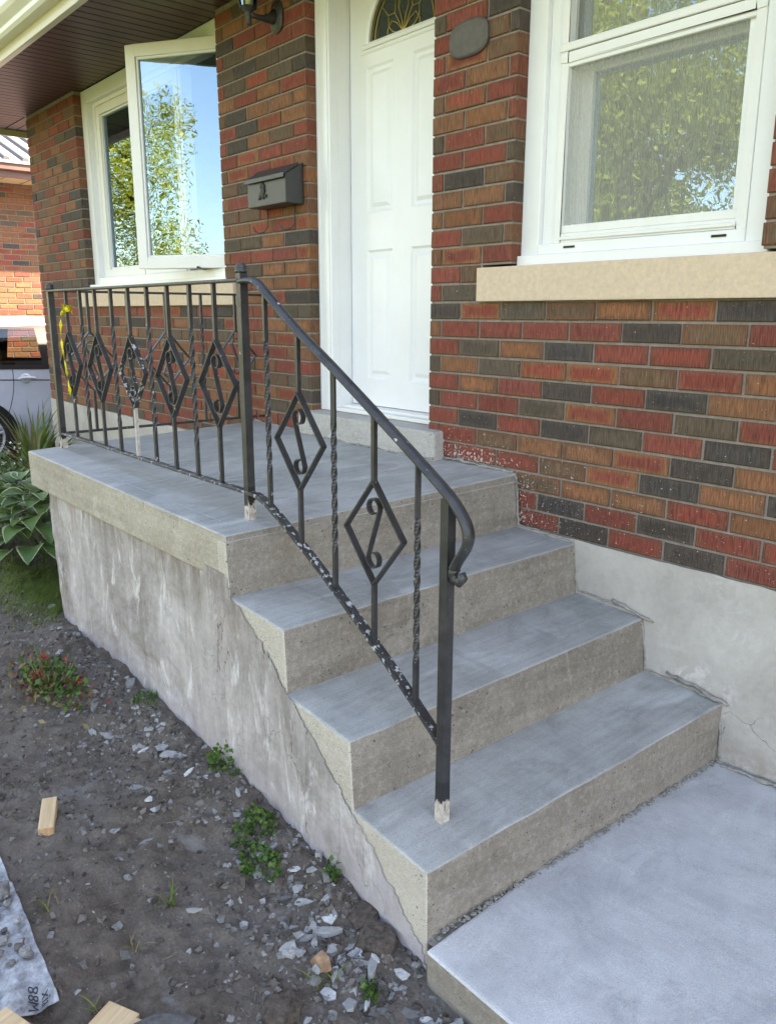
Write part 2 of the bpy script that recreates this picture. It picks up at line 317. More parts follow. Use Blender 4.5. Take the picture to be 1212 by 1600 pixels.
class G:
    def __init__(s): s.v = []; s.f = []; s.mi = []
    def add(s, v, f, mi=0):
        o = len(s.v); s.v += [tuple(x) for x in v]; s.f += [tuple(i + o for i in q) for q in f]; s.mi += [mi] * len(f)
    def box(s, x0, x1, y0, y1, z0, z1, mi=0):
        s.add([(x0, y0, z0), (x1, y0, z0), (x1, y1, z0), (x0, y1, z0), (x0, y0, z1), (x1, y0, z1), (x1, y1, z1), (x0, y1, z1)],
              [(0, 3, 2, 1), (4, 5, 6, 7), (0, 1, 5, 4), (1, 2, 6, 5), (2, 3, 7, 6), (3, 0, 4, 7)], mi)
    def hexa(s, b, t, mi=0):
        s.add(list(b) + list(t), [(0, 3, 2, 1), (4, 5, 6, 7), (0, 1, 5, 4), (1, 2, 6, 5), (2, 3, 7, 6), (3, 0, 4, 7)], mi)
    def tube(s, pts, r, n=8, mi=0, sq=False, tw=None, cap=True):
        pts = [Vector(p) for p in pts]; rr = r if isinstance(r, (list, tuple)) else [r] * len(pts)
        up = Vector((0, 0, 1)); prev = None; base = len(s.v)
        for i, p in enumerate(pts):
            d = (pts[min(i + 1, len(pts) - 1)] - pts[max(i - 1, 0)]).normalized()
            if prev is None:
                a = Vector((0, 1, 0)) if abs(d.y) < .9 else Vector((1, 0, 0)); a = (a - d * a.dot(d)).normalized()
            else:
                a = (prev - d * prev.dot(d)).normalized()
            prev = a; b_ = d.cross(a)
            for k in range(n):
                an = 2 * math.pi * k / n + (math.pi / 4 if sq else 0) + (tw[i] if tw else 0)
                s.v.append(tuple(p + (a * math.cos(an) + b_ * math.sin(an)) * rr[i]))
        for i in range(len(pts) - 1):
            for k in range(n):
                s.f.append((base + i * n + k, base + i * n + (k + 1) % n, base + (i + 1) * n + (k + 1) % n, base + (i + 1) * n + k)); s.mi.append(mi)
        if cap:
            s.f.append(tuple(base + k for k in range(n))[::-1]); s.mi.append(mi)
            e = base + (len(pts) - 1) * n; s.f.append(tuple(e + k for k in range(n))); s.mi.append(mi)
    def lathe(s, c, prof, n=14, mi=0, axis=2):
        base = len(s.v)
        for r, h in prof:
            for k in range(n):
                a = 2 * math.pi * k / n; q = [r * math.cos(a), r * math.sin(a)]
                o = [0, 0, 0]; o[axis] = h; o[(axis + 1) % 3] = q[0]; o[(axis + 2) % 3] = q[1]
                s.v.append((c[0] + o[0], c[1] + o[1], c[2] + o[2]))
        for i in range(len(prof) - 1):
            for k in range(n):
                s.f.append((base + i * n + k, base + i * n + (k + 1) % n, base + (i + 1) * n + (k + 1) % n, base + (i + 1) * n + k)); s.mi.append(mi)
        s.f.append(tuple(base + k for k in range(n))[::-1]); s.mi.append(mi)
        e = base + (len(prof) - 1) * n; s.f.append(tuple(e + k for k in range(n))); s.mi.append(mi)
    def build(s, name, mats, parent=None, smooth=False, bevel=0, seg=2, kind=None):
        me = bpy.data.meshes.new(name); me.from_pydata(s.v, [], s.f)
        mats = mats if isinstance(mats, (list, tuple)) else [mats]
        me.polygons.foreach_set("material_index", s.mi); me.validate(clean_customdata=False); me.update()
        if bevel:
            bm = bmesh.new(); bm.from_mesh(me); bmesh.ops.remove_doubles(bm, verts=bm.verts, dist=1e-5)
            bmesh.ops.bevel(bm, geom=list(bm.edges), offset=bevel, segments=seg, profile=.6, affect='EDGES', clamp_overlap=True)
            bm.to_mesh(me); bm.free()
        o = link(name, me, parent, mats, smooth)
        if kind: o["kind"] = kind
        return o
def strip(pts, wy, th, y):
    """flat strip following an X-Z path, wy deep in Y, th thick"""
    g = G(); P = [Vector((p[0], p[1])) for p in pts]; n = len(P); vv = []
    for i, p in enumerate(P):
        d = (P[min(i + 1, n - 1)] - P[max(i - 1, 0)]).normalized(); nn = Vector((-d.y, d.x)) * th / 2
        for sx, sy in ((1, -1), (1, 1), (-1, 1), (-1, -1)):
            q = p + nn * sx; vv.append((q.x, y + sy * wy / 2, q.y))
    ff = []
    for i in range(n - 1):
        for k in range(4): ff.append((i * 4 + k, i * 4 + (k + 1) % 4, i * 4 + 4 + (k + 1) % 4, i * 4 + 4 + k))
    ff.append((3, 2, 1, 0)); e = (n - 1) * 4; ff.append((e, e + 1, e + 2, e + 3)); g.add(vv, ff); return g
def setattr_col(me, name, cols, domain='FACE'):
    a = me.attributes.new(name, 'FLOAT_COLOR', domain); a.data.foreach_set("color", np.asarray(cols, dtype=np.float32).ravel())
def lattice(seed): return np.random.RandomState(seed).rand(256, 256)
_L = {}
def vn(x, y, s, seed=0):
    L = _L.setdefault(seed, lattice(seed)); x = np.asarray(x) * s + 1000; y = np.asarray(y) * s + 1000
    xi = np.floor(x).astype(int); yi = np.floor(y).astype(int); fx = x - xi; fy = y - yi; fx = fx * fx * (3 - 2 * fx); fy = fy * fy * (3 - 2 * fy)
    a = L[xi % 256, yi % 256]; b = L[(xi + 1) % 256, yi % 256]; c = L[xi % 256, (yi + 1) % 256]; d = L[(xi + 1) % 256, (yi + 1) % 256]
    return (a * (1 - fx) + b * fx) * (1 - fy) + (c * (1 - fx) + d * fx) * fy - .5
def fbm(x, y, s, o=4, seed=0):
    t = 0; a = 1.0
    for i in range(o): t = t + a * vn(x, y, s * 2 ** i, seed + i); a *= .5
    return t
def wavy(o, amp, cuts=48, fr=13):
    """break up the long straight edges of a cast block"""
    me = o.data; bm = bmesh.new(); bm.from_mesh(me)
    for ax in (1, 0):
        ed = [e for e in bm.edges if e.calc_length() > .45 and abs((e.verts[0].co - e.verts[1].co).normalized()[ax]) > .9]
        if ed: bmesh.ops.subdivide_edges(bm, edges=ed, cuts=cuts, use_grid_fill=True)
    P = np.array([v.co[:] for v in bm.verts]); a1 = fbm(P[:, 0] + P[:, 2] * 3, P[:, 1], fr, 3, 131); a2 = fbm(P[:, 0], P[:, 1] + P[:, 2] * 3, fr, 3, 141); a3 = fbm(P[:, 2] * 2 + P[:, 0], P[:, 1], fr, 3, 151)
    chipn = np.clip(fbm(P[:, 0] * 2, P[:, 1] * 2, 21, 2, 161) - .30, 0, 1) * 4
    for i_, v in enumerate(bm.verts): v.co += Vector((a1[i_] * amp - chipn[i_] * amp * .8, a2[i_] * amp * .25, a3[i_] * amp * .55 - chipn[i_] * amp * .4))
    bm.to_mesh(me); bm.free()
# ------------------------------------------------------------------ ground
def gh(x, y):
    x = np.asarray(x, float); y = np.asarray(y, float)
    base = np.interp(x, [-8, -5.0, -4.2, -3, -1.1, .5, .95, 1.4, 1.9, 2.6], [-.19, -.18, -.06, .02, .02, -.015, -.055, -.082, -.085, -.09])
    amp = np.clip((y + 3.4) / .5, 0, 1) * np.clip((x + 5) / .6, 0, 1)
    n = .035 * fbm(x, y, 2.1, 3, 3) + .020 * fbm(x, y, 9, 3, 11) + .018 * fbm(x, y, 30, 3, 21)
    # mound against the porch wall, scooped towards the path
    berm = .035 * np.exp(-((y + 1.19) / .10) ** 2) * np.clip((1.35 - x) / .3, 0, 1)
    return base + n * (.15 + .85 * amp) + berm * .6 - .03 * np.clip((-y - 1.3) / .8, 0, 1)
gx = np.concatenate([[-600, -200, -80, -40, -20, -12, -9, -7, -6], np.arange(-5.4, -1.7, .05), np.arange(-1.7, 1.95, .0125), np.arange(1.95, 3, .08), [3.5, 4.5, 6, 8, 12, 20, 40, 80, 200, 600]])
gy = np.concatenate([[-600, -200, -80, -40, -22, -14, -9, -6, -4.5, -3.6, -3.1, -2.8, -2.55], np.arange(-2.4, -1.08, .0125), np.arange(-1.05, .6, .06), [1, 2, 4, 8, 14, 25, 40, 80, 200, 600]])
XX, YY = np.meshgrid(gx, gy, indexing='ij'); ZZ = gh(XX, YY)
nx, ny = len(gx), len(gy); V = np.stack([XX, YY, ZZ], -1).reshape(-1, 3)
ii, jj = np.meshgrid(np.arange(nx - 1), np.arange(ny - 1), indexing='ij'); a = (ii * ny + jj).ravel()
F = np.stack([a, a + ny, a + ny + 1, a + 1], 1)
me = bpy.data.meshes.new("ground"); me.from_pydata(V.tolist(), [], F.tolist()); tag(link("ground", me, None, [M_GROUND], True), kind="structure")
g = G(); g.hexa([(-8.75, -14, -.30), (-5.25, -14, -.30), (-5.25, 14, -.30), (-8.75, 14, -.30)], [(-8.75, -14, -.165), (-5.25, -14, -.165), (-5.25, 14, -.165), (-8.75, 14, -.165)])
tag(g.build("driveway", M_ASPH), kind="structure")
# concrete path at the foot of the steps
g = G(); g.hexa([(1.318, -1.212, -.22), (6, -1.20, -.22), (6, .05, -.22), (1.28, .05, -.22)], [(1.312, -1.212, -.012), (6, -1.20, -.016), (6, .05, .012), (1.28, .05, .012)])
o = g.build("path", [M_PATH], None, False, .012, 3); wavy(o, .003); o.data.materials.append(M_RISER)
for p_ in o.data.polygons: p_.material_index = 0 if p_.normal.z > .6 else 1
tag(o, kind="structure")

# ------------------------------------------------------------------ house
c = .067; L = .2057; J = lambda k: 1.40 - c * k
house = empty("brick_house", (0, 0, 0)); tag(house, "red and brown brick bungalow with white door, windows and brown soffit", "house")
PAL = {'R': ((.255, .058, .042), (.225, .070, .044)), 'M': ((.265, .060, .040), (.26, .110, .050)), 'O': ((.27, .112, .054), (.215, .100, .054)),
       'B': ((.150, .094, .057), (.19, .088, .050)), 'b': ((.105, .080, .058), (.118, .084, .056)), 'D': ((.062, .052, .048), (.080, .064, .054))}
ROWS = {1: "DMbBOMD", 2: "ORRRRDBR", 3: "RbODRRb", 4: "bObMMBRO", 5: "RORDRDO", 6: "bRRbMRbR", 7: "RDRDbRD", 8: "RRBOOMDO", 9: "RRRBMDOD", 10: "RROBOORO", 11: "RORDRDRR", 12: "ROBRDRDR",
        0: "Rb", -1: "RB", -2: "OMR", -3: "Rb", -4: "OOR", -5: "OO", -6: "RDB", -7: "RR", -8: "bRB", -9: "OO", -10: "BMR", -11: "RO", -12: "RMB", -13: "RB", -14: "bRD"}
def pieces(x0, x1, off):
    k0 = math.floor((x0 - off) / L); cuts = [x0]
    k = k0 + 1
    while off + k * L < x1 - .001:
        q = off + k * L
        if q - cuts[-1] > .035: cuts.append(q)
        k += 1
    if len(cuts) > 1 and x1 - cuts[-1] < .035: cuts.pop()
    cuts.append(x1); return list(zip(cuts[:-1], cuts[1:]))
bricks = []   # (x0,x1,z0,z1,code,openL,openR)
ZTOP = 2.83
for i in range(-20, 13):
    z1 = J(i - 1) - .0042; z0 = J(i) + .0042
    segs = []
    if i >= 1: segs += [(0, 5.9, 'r', 1, 0)]
    elif i >= -1: segs += [(0, .265, 'r', 1, 0), (1.455, 5.9, 'r', 0, 0)]
    else: segs += [(0, .41, 'r', 1, 1), (1.305, 5.9, 'r', 1, 0)]
    if i >= 9: segs = [(.0 if i < 10 else .40, 5.9, 'r', 1, 0)]
    if i >= 1: segs += [(-4.61, -.824, 'l', 1, 1)]
    elif i >= -1: segs += [(-1.495, -.824, 'l', 0, 1), (-4.61, -3.69, 'l', 1, 0)]
    else: segs += [(-1.61, -.824, 'l', 1, 1), (-4.61, -3.595, 'l', 1, 1)]
    if i == 12: segs = [s_ for s_ in segs if s_[2] == 'r']
    for x0, x1, side, oL, oR in segs:
        off = (.164 if i % 2 else .061) if side == 'r' else (-.824 if i % 2 == 0 else -.824 - L / 2)
        if i >= 10 and side == 'r':
            pc = [q for q in pieces(0, x1, off)]
        else: pc = pieces(x0, x1, off)
        for j, (a_, b_) in enumerate(pc):
            if side == 'r' and i >= 10 and b_ < .42: continue
            code = None
            if side == 'r' and x0 < .5 and i in ROWS and j < len(ROWS[i]): code = ROWS[i][j]
            if code is None: code = rng.choices("RMOBbD", (27, 14, 22, 14, 12, 10))[0]
            e0 = a_ if (j == 0 and oL) else a_ + .0042; e1 = b_ if (j == len(pc) - 1 and oR) else b_ - .0042
            bricks.append((e0, e1, z0, z1, code))
def brick_geo(x0, x1, z0, z1, code, depth=.095, yf=0.0, r=rng):
    j = lambda s_=.0011: r.uniform(-s_, s_)
    yo = yf + r.uniform(-.0016, .0016); bv = .0032
    x0 += j(); x1 += j(); z0 += j(.0008); z1 += j(.0008)
    v = []
    for (dx, dz, y) in ((0, 0, yo + bv), ):
        v += [(x0, y, z0), (x1, y, z0), (x1, y, z1), (x0, y, z1)]
    v += [(x0 + bv + j(), yo + j(.0006), z0 + bv + j()), (x1 - bv + j(), yo + j(.0006), z0 + bv + j()), (x1 - bv + j(), yo + j(.0006), z1 - bv + j()), (x0 + bv + j(), yo + j(.0006), z1 - bv + j())]
    v += [(x0, yf + depth, z0), (x1, yf + depth, z0), (x1, yf + depth, z1), (x0, yf + depth, z1)]
    f = [(4, 5, 6, 7), (0, 1, 5, 4), (1, 2, 6, 5), (2, 3, 7, 6), (3, 0, 4, 7), (8, 9, 1, 0), (9, 10, 2, 1), (10, 11, 3, 2), (11, 8, 0, 3)]
    ca, cb = PAL[code]
    k = r.uniform(.82, 1.16); t = r.uniform(-.08, .08)
    ca = (ca[0] * k * (1 + t), ca[1] * k, ca[2] * k * (1 - t)); k2 = r.uniform(.8, 1.15); cb = tuple(q * k2 for q in cb)
    uvs = []
    for q in f:
        for i_ in q:
            p = v[i_]; uvs.append((p[0] - x0 + (p[1] - yo), p[2] - z0))
    return v, f, ca, cb, (x1 - x0, z1 - z0, r.random()), uvs
def brick_mesh(name, lst, xf=None):
    vv, ff, A, B, D_, U = [], [], [], [], [], []
    for v, f, ca, cb, dm, uv in lst:
        o_ = len(vv); vv += v; ff += [tuple(i_ + o_ for i_ in q) for q in f]; A += [(*ca, 1)] * len(f); B += [(*cb, 1)] * len(f); D_ += [dm] * len(f); U += uv
    if xf: vv = [xf(p) for p in vv]
    me = bpy.data.meshes.new(name); me.from_pydata(vv, [], ff)
    setattr_col(me, "ca", A); setattr_col(me, "cb", B)
    at = me.attributes.new("dim", 'FLOAT_VECTOR', 'FACE'); at.data.foreach_set("vector", np.array(D_, dtype=np.float32).ravel())
    ul = me.uv_layers.new(name="UVMap"); ul.data.foreach_set("uv", np.array(U, dtype=np.float32).ravel())
    return me
def seen(b):
    P = Vector(((b[0] + b[1]) / 2, 0, (b[2] + b[3]) / 2)) - CAM; d = P.dot(CF)
    if d <= .2: return 0
    u = P.dot(CR) / d * 1268.6; v_ = P.dot(CU) / d * 1268.6
    if abs(u) > 640 or abs(v_) > 830: return 0
    if P.z + CAM.z < .80 and P.x + CAM.x < .45: return 0
    area = (b[1] - b[0]) * abs(P.y) / P.length / d / d
    return area
bricks.sort(key=seen, reverse=True)
# mortar wall behind the bricks, with the openings left free
g = G(); yf, yb = .0065, .10
def mw(x0, x1, z0, z1): g.box(x0, x1, yf, yb, z0, z1)
mw(.004, 5.89, .50, 1.40); mw(.004, .27, 1.40, 1.53); mw(1.45, 5.89, 1.40, 1.53); mw(.004, .406, 1.53, ZTOP - .002); mw(1.309, 5.89, 1.53, ZTOP - .002)
mw(-4.606, -.828, .50, 1.40); mw(-1.5, -.828, 1.40, 1.53); mw(-4.606, -3.685, 1.40, 1.53); mw(-1.606, -.828, 1.53, ZTOP - .002); mw(-4.606, -3.599, 1.53, ZTOP - .002)
wall = g.build("wall", MMORT, house)
for b in bricks[:300]:
    me = brick_mesh("brick", [brick_geo(*b)]); o = link("brick", me, wall, [MB_])
o = link("brick_courses", brick_mesh("brick_courses", [brick_geo(*b) for b in bricks[300:]]), wall, [MB_]); o["kind"] = "stuff"
# left gable-side wall of the house (seen only from a step to the side)
side = []
for i in range(-20, 12):
    for a_, b_ in pieces(.10, 8.0, .10 if i % 2 else .10 + L / 2): side.append(brick_geo(a_ + .005, b_ - .005, J(i) + .005, J(i - 1) - .005, rng.choices("RMOBbD", (27, 14, 22, 14, 12, 10))[0]))
me = brick_mesh("side_brick_courses", side, lambda p: (-4.61 + p[1], p[0], p[2])); me.flip_normals(); o = link("side_brick_courses", me, wall, [MB_]); o["kind"] = "stuff"
g = G(); g.box(-4.603, -4.45, .1, 8, .2, ZTOP); g.box(-4.45, 5.9, 7.9, 8, -.2, ZTOP); g.box(5.8, 5.9, .1, 7.9, -.2, ZTOP); g.build("rear_and_side_wall", MMORT, house)
g = G(); g.box(-4.45, 5.8, 4.2, 4.3, 0, 2.8); g.box(-4.45, 5.8, .12, 4.3, .55, .60); g.box(-4.45, 5.8, .12, 4.3, 2.84, 2.88); g.box(-1.3, -1.2, .2, 4.2, .6, 2.8); g.box(.15, .22, .2, 4.2, .6, 2.8); g.build("inner_room", M_DARKIN, house)
# foundation, with a slightly uneven parged face
def rough_panel(name, x0, x1, z0, z1, y, mat, parent, amp=.004, step=.02, topn=.006, seed=31, depth=.11):
    xs = np.arange(x0, x1 + step, step); zs = np.linspace(z0, z1, max(2, int((z1 - z0) / step)))
    PX, PZ = np.meshgrid(xs, zs, indexing='ij'); PY = y + amp * fbm(PX, PZ, 9, 3, seed); PZ2 = PZ.copy(); PZ2[:, -1] += topn * vn(xs, xs * 0 + 3.3, 22, seed)
    vv = np.stack([PX, PY, PZ2], -1).reshape(-1, 3).tolist(); ff = []; nz_ = len(zs)
    for i_ in range(len(xs) - 1):
        for k in range(nz_ - 1): ff.append((i_ * nz_ + k, (i_ + 1) * nz_ + k, (i_ + 1) * nz_ + k + 1, i_ * nz_ + k + 1))
    gg = G(); gg.add(vv, ff)
    gg.box(x0, x1, y + .006, y + depth, z0, z1 - .008)
    return gg.build(name, mat, parent, False)
rough_panel("foundation", .36, 5.9, -.25, .597, -.010, M_PARGE, house, .006)
rough_panel("foundation", -4.61, -1.0, -.25, .664, -.008, M_PARGE, house, .006, .04, .006, 37)
g = G(); g.box(-4.612, -4.5, .05, 8, -.25, .66); g.build("foundation", M_PARGE, house)
# door sill step and mess of mortar where concrete meets wall
g = G(); g.hexa([(-.865, -.060, .74), (.095, -.055, .74), (.095, .14, .74), (-.865, .14, .74)], [(-.86, -.055, .902), (.088, -.050, .900), (.088, .16, .906), (-.86, .16, .906)])
g.build("door_sill", M_DSILL, house, False, .010, 3)
g = G(); g.box(-.723, 0.0, .06, .175, .906, .922); g.box(-.723, 0, .10, .18, .922, .934); g.build("door_threshold", M_VINYL, house, False, .003)
# stone window sills
for x0, x1 in ((.268, 1.452), (-3.687, -1.498)):
    g = G(); g.box(x0, x1, -.022, .09, 1.401, 1.520); g.build("window_sill", M_SILL, house, False, .004, 2)
# door
def frame_rect(g, x0, x1, z0, z1, w, y0, y1, sides="lrbt", mi=0):
    if 'l' in sides: g.box(x0, x0 + w, y0, y1, z0, z1, mi)
    if 'r' in sides: g.box(x1 - w, x1, y0, y1, z0, z1, mi)
    a_ = x0 + (w if 'l' in sides else 0); b_ = x1 - (w if 'r' in sides else 0)
    if 'b' in sides: g.box(a_, b_, y0, y1, z0, z0 + w, mi)
    if 't' in sides: g.box(a_, b_, y0, y1, z1 - w, z1, mi)
g = G()
g.box(-.824, -.723, .054, .10, .906, 2.82); g.box(-.812, -.800, .050, .054, .906, 2.82); g.box(-.760, -.735, .049, .054, .906, 2.82)
g.box(-.80, -.7235, .10, .24, .906, 2.82); g.box(.002, .06, .10, .24, .906, 2.82)
g.build("door_frame", M_WHITE, house, False, .002, 1)
dx0, dx1, dz0, dz1, dy = -.720, 0.0, .937, 2.815, .17
door = None
# door leaf with moulded panels: grid surface with recess profile
def door_leaf():
    g = G(); g.box(dx0, dx1, dy + .012, dy + .045, dz0, dz1)
    P = [(-.607, -.428, 1.795, 2.392), (-.308, -.129, 1.795, 2.392), (-.607, -.428, 1.06, 1.637), (-.308, -.129, 1.06, 1.637)]
    fan = (-.368, 2.476, .222, .235)
    xs = sorted(set([dx0, dx1] + [v_ for p in P for v_ in p[:2]])); zs = sorted(set([dz0, dz1] + [v_ for p in P for v_ in p[2:]]))
    for i_ in range(len(xs) - 1):
        for k in range(len(zs) - 1):
            xa, xb, za, zb = xs[i_], xs[i_ + 1], zs[k], zs[k + 1]
            if any(abs(xa - p[0]) < 1e-6 and abs(xb - p[1]) < 1e-6 and za >= p[2] - 1e-6 and zb <= p[3] + 1e-6 for p in P): continue
            if za >= 2.39: continue
            g.add([(xa, dy, za), (xb, dy, za), (xb, dy, zb), (xa, dy, zb)], [(0, 1, 2, 3)])
    for x0, x1, z0, z1 in P:
        ring = [(0, 0), (.010, .007), (.024, .008), (.040, .001)]; prev = None
        for ins, dep in ring:
            q = [(x0 + ins, dy + dep, z0 + ins), (x1 - ins, dy + dep, z0 + ins), (x1 - ins, dy + dep, z1 - ins), (x0 + ins, dy + dep, z1 - ins)]
            if prev: g.add(prev + q, [(k, (k + 1) % 4, 4 + (k + 1) % 4, 4 + k) for k in range(4)])
            prev = q
        g.add(prev, [(0, 1, 2, 3)])
    # area around the half-round light
    cx_, cz_, rx, rz = fan; n_ = 28; arc = [(cx_ + rx * math.cos(math.pi * k / n_), cz_ + rz * math.sin(math.pi * k / n_)) for k in range(n_ + 1)]
    zt = 2.392
    g.add([(dx0, dy, zt), (dx1, dy, zt), (dx1, dy, cz_), (dx0, dy, cz_)], [(0, 1, 2, 3)])
    g.add([(dx0, dy, cz_), (arc[-1][0], dy, cz_), (arc[-1][0], dy, dz1), (dx0, dy, dz1)], [(0, 1, 2, 3)]); g.add([(arc[0][0], dy, cz_), (dx1, dy, cz_), (dx1, dy, dz1), (arc[0][0], dy, dz1)], [(0, 1, 2, 3)])
    for k in range(n_):
        a0, a1 = arc[k], arc[k + 1]; g.add([(a1[0], dy, a1[1]), (a0[0], dy, a0[1]), (a0[0], dy, dz1), (a1[0], dy, dz1)], [(0, 1, 2, 3)])
    return g, arc, fan
g, arc, fan = door_leaf(); door = g.build("door", M_DOOR, house)
g = G(); pts = [(p[0], dy - .004, p[1]) for p in arc]; g.tube(pts, .011, 6); g.tube([(arc[0][0] + .03, dy - .004, fan[1] - .004), (arc[-1][0] - .03, dy - .004, fan[1] - .004)], .012, 6); g.tube([(p[0] * 1.0 + (p[0] - fan[0]) * .09, dy - .001, fan[1] + (p[1] - fan[1]) * 1.09) for p in arc], .006, 6); g.tube([(arc[0][0] + .05, dy - .001, fan[1] - .028), (arc[-1][0] - .05, dy - .001, fan[1] - .028)], .005, 6); g.build("fanlight_moulding", M_DOOR, door)
g = G(); n_ = len(arc); g.add([(fan[0], dy + .009, fan[1])] + [(p[0], dy + .009, p[1]) for p in arc], [(0, k + 1, k + 2) for k in range(n_ - 1)]); g.build("fanlight_pane", M_FAN, door)
g = G(); fx, fz = fan[0], fan[1]
def came(pts): g.tube([(fx + a_, dy + .004, fz + b_) for a_, b_ in pts], .0022, 5)
el = lambda s_, n=22: [(fan[2] * s_ * math.cos(math.pi * k / n), fan[3] * s_ * math.sin(math.pi * k / n)) for k in range(n + 1)]
came(el(.82)); came(el(.93))
for sx in (-1, 1):
    came([(0, .005), (sx * .012, .06), (sx * .03, .10), (sx * .02, .15), (0, .18)]); came([(0, .005), (sx * .04, .045), (sx * .075, .06), (sx * .10, .03), (sx * .10, .002)])
    came([(0, .005), (sx * .03, .05), (sx * .055, .085), (sx * .095, .085), (sx * .095, .045), (sx * .07, .02), (sx * .03, .005)]); came([(sx * .095, .085), (sx * .14, .13)]); came([(sx * .055, .085), (sx * .05, .15), (sx * .075, .18)])
came([(0, .18), (0, .22)]); g.build("brass_came", M_BRASS, door)
# windows ------------------------------------------------------------
def window_right():
    g = G(); X0, X1 = .408, 1.308
    frame_rect(g, X0, X1, 1.522, 2.78, .078, .055, .11, "lrt"); g.box(X0, X1, .035, .11, 1.522, 1.556); g.box(X0 + .078, X1 - .078, .052, .11, 1.556, 1.592)
    frame_rect(g, X0 + .078, X1 - .078, 1.592, 2.70, .058, .075, .14, "lrt")
    win = g.build("window", M_WHITE, house, False, .0025, 1)
    g = G(); frame_rect(g, .545, 1.225, 1.592, 2.165, .030, .062, .135); g.box(.575, 1.195, .055, .062, 1.60, 1.612); g.box(.545, 1.225, .066, .13, 1.622, 1.648); g.build("sash", M_VINYL, win, False, .002, 1)
    g = G(); frame_rect(g, .545, 1.225, 2.150, 2.70, .030, .058, .10); g.box(.545, 1.225, .052, .10, 2.182, 2.206); g.build("sash", M_VINYL, win, False, .002, 1)
    g = G(); g.box(.572, .620, .1355, .17, 1.646, 2.152); g.box(1.186, 1.198, .1355, .17, 1.646, 2.152); g.box(.620, 1.186, .1355, .17, 2.126, 2.152); g.build("inner_sash", M_VINYL, win, False, .002, 1)
    for z0, z1, y in ((1.645, 2.15, .150), (2.205, 2.675, .115)):
        g = G(); g.add([(.57, y, z0), (1.20, y, z0), (1.20, y, z1), (.57, y, z1)], [(0, 1, 2, 3)]); g.build("glass_pane", M_GLASS, win)
        g = G(); yy = .078 if z0 < 2 else .090
        g.add([(.574, yy, z0), (1.197, yy, z0), (1.197, yy, z1), (.574, yy, z1)], [(0, 1, 2, 3)]); g.build("insect_screen", M_SCREEN, win)
    g = G()
    for x in (.60, 1.13): g.box(x, x + .045, .049, .0522, 1.573, 1.580)
    g.build("weep_slot", M_BLACK, win)
window_right()
def window_left():
    X0, X1 = -3.597, -1.608
    g = G(); frame_rect(g, X0, X1, 1.522, 2.825, .085, .055, .11, "lrt"); g.box(X0 - .02, X1, .015, .11, 1.520, 1.553); g.box(X0 + .085, X1 - .085, .05, .12, 1.553, 1.600)
    frame_rect(g, X0 + .085, X1 - .085, 1.60, 2.765, .050, .095, .16, "lrt"); g.box(-2.805, -2.775, .09, .16, 1.60, 2.70); g.box(-2.215, -2.185, .09, .16, 1.60, 2.70)
    win = g.build("window", M_WHITE, house, False, .0025, 1)
    for a_, b_ in ((-3.43, -2.808), (-2.772, -2.218)):
        g = G(); frame_rect(g, a_, b_, 1.603, 2.705, .052, .085, .135); frame_rect(g, a_ + .052, b_ - .052, 1.655, 2.653, .012, .098, .13); g.build("sash", M_VINYL, win, False, .002, 1)
        g = G(); g.add([(a_ + .05, .112, 1.65), (b_ - .05, .112, 1.65), (b_ - .05, .112, 2.66), (a_ + .05, .112, 2.66)], [(0, 1, 2, 3)]); g.build("glass_pane", M_GLASS2, win)
    # open casement
    H = Vector((-1.665, .112)); Fv = Vector((-2.190, -.213)); d = (Fv - H); W_ = d.length; d.normalize(); nn = Vector((-d.y, d.x))
    if nn.y > 0: nn = -nn      # outer side of the sash
    def cm(name, g, mat, par, bev=0):
        g.v = [(H.x + d.x * p[0] + nn.x * -p[1], H.y + d.y * p[0] + nn.y * -p[1], p[2]) for p in g.v]
        return g.build(name, mat, par, False, bev, 1)
    g = G(); frame_rect(g, 0, W_, 1.602, 2.750, .060, -.022, .022); frame_rect(g, .06, W_ - .06, 1.662, 2.690, .012, -.012, .016); s_ = cm("open_sash", g, M_VINYL, win, .0025)
    g = G(); g.add([(.058, 0, 1.660), (W_ - .058, 0, 1.660), (W_ - .058, 0, 2.693), (.058, 0, 2.693)], [(0, 1, 2, 3)]); cm("glass_pane", g, M_GLASS2, win)
    g = G(); g.tube([(-1.95, .06, 1.602), (-1.85, -.02, 1.602), (-1.80, -.06, 1.602)], .007, 6); g.build("casement_stay", M_BLACK, win)
    # interior blind slats behind the left light
    g = G()
    for k in range(40): z = 1.62 + k * .028; g.add([(-3.42, .30, z), (-2.80, .30, z), (-2.80, .322, z + .012), (-3.42, .322, z + .012)], [(0, 1, 2, 3)])
    g.build("blind_slats", M_DARKIN, win)
window_left()
# soffit: brown boards that run out from the wall
soff = G(); soff.box(-5.18, 6.2, -.575, .06, ZTOP + .012, ZTOP + .03); soff.box(-5.18, -4.55, .06, 8.2, ZTOP + .012, ZTOP + .03)
soffit = soff.build("soffit", M_GROOVE, house)
x = -4.61; pitch = .085; bm_ = None
def board(x0, x1, y0, y1): gg = G(); gg.box(x0, x1, y0, y1, ZTOP, ZTOP + .013); return gg
k = 0
proto = None
xx = -4.62
while xx < 1.0:
    if proto is None: proto = board(.004, pitch - .004, -.572, 0.057).build("soffit_board", M_SOFF, soffit, False, .0015, 1); o = proto
    else: o = proto.copy(); col.objects.link(o)
    o.location.x = xx; xx += pitch
gg = G()
while xx < 6.1: gg.box(xx + .004, xx + pitch - .004, -.572, 0, ZTOP, ZTOP + .013); xx += pitch
yy = .003
while yy < 8: gg.box(-5.17, -4.612, yy + .004, yy + pitch - .004, ZTOP, ZTOP + .013); yy += pitch
xx = -4.626 - pitch
while xx > -5.18: gg.box(xx + .004, xx + pitch - .004, -.572, -.004, ZTOP, ZTOP + .013); xx -= pitch
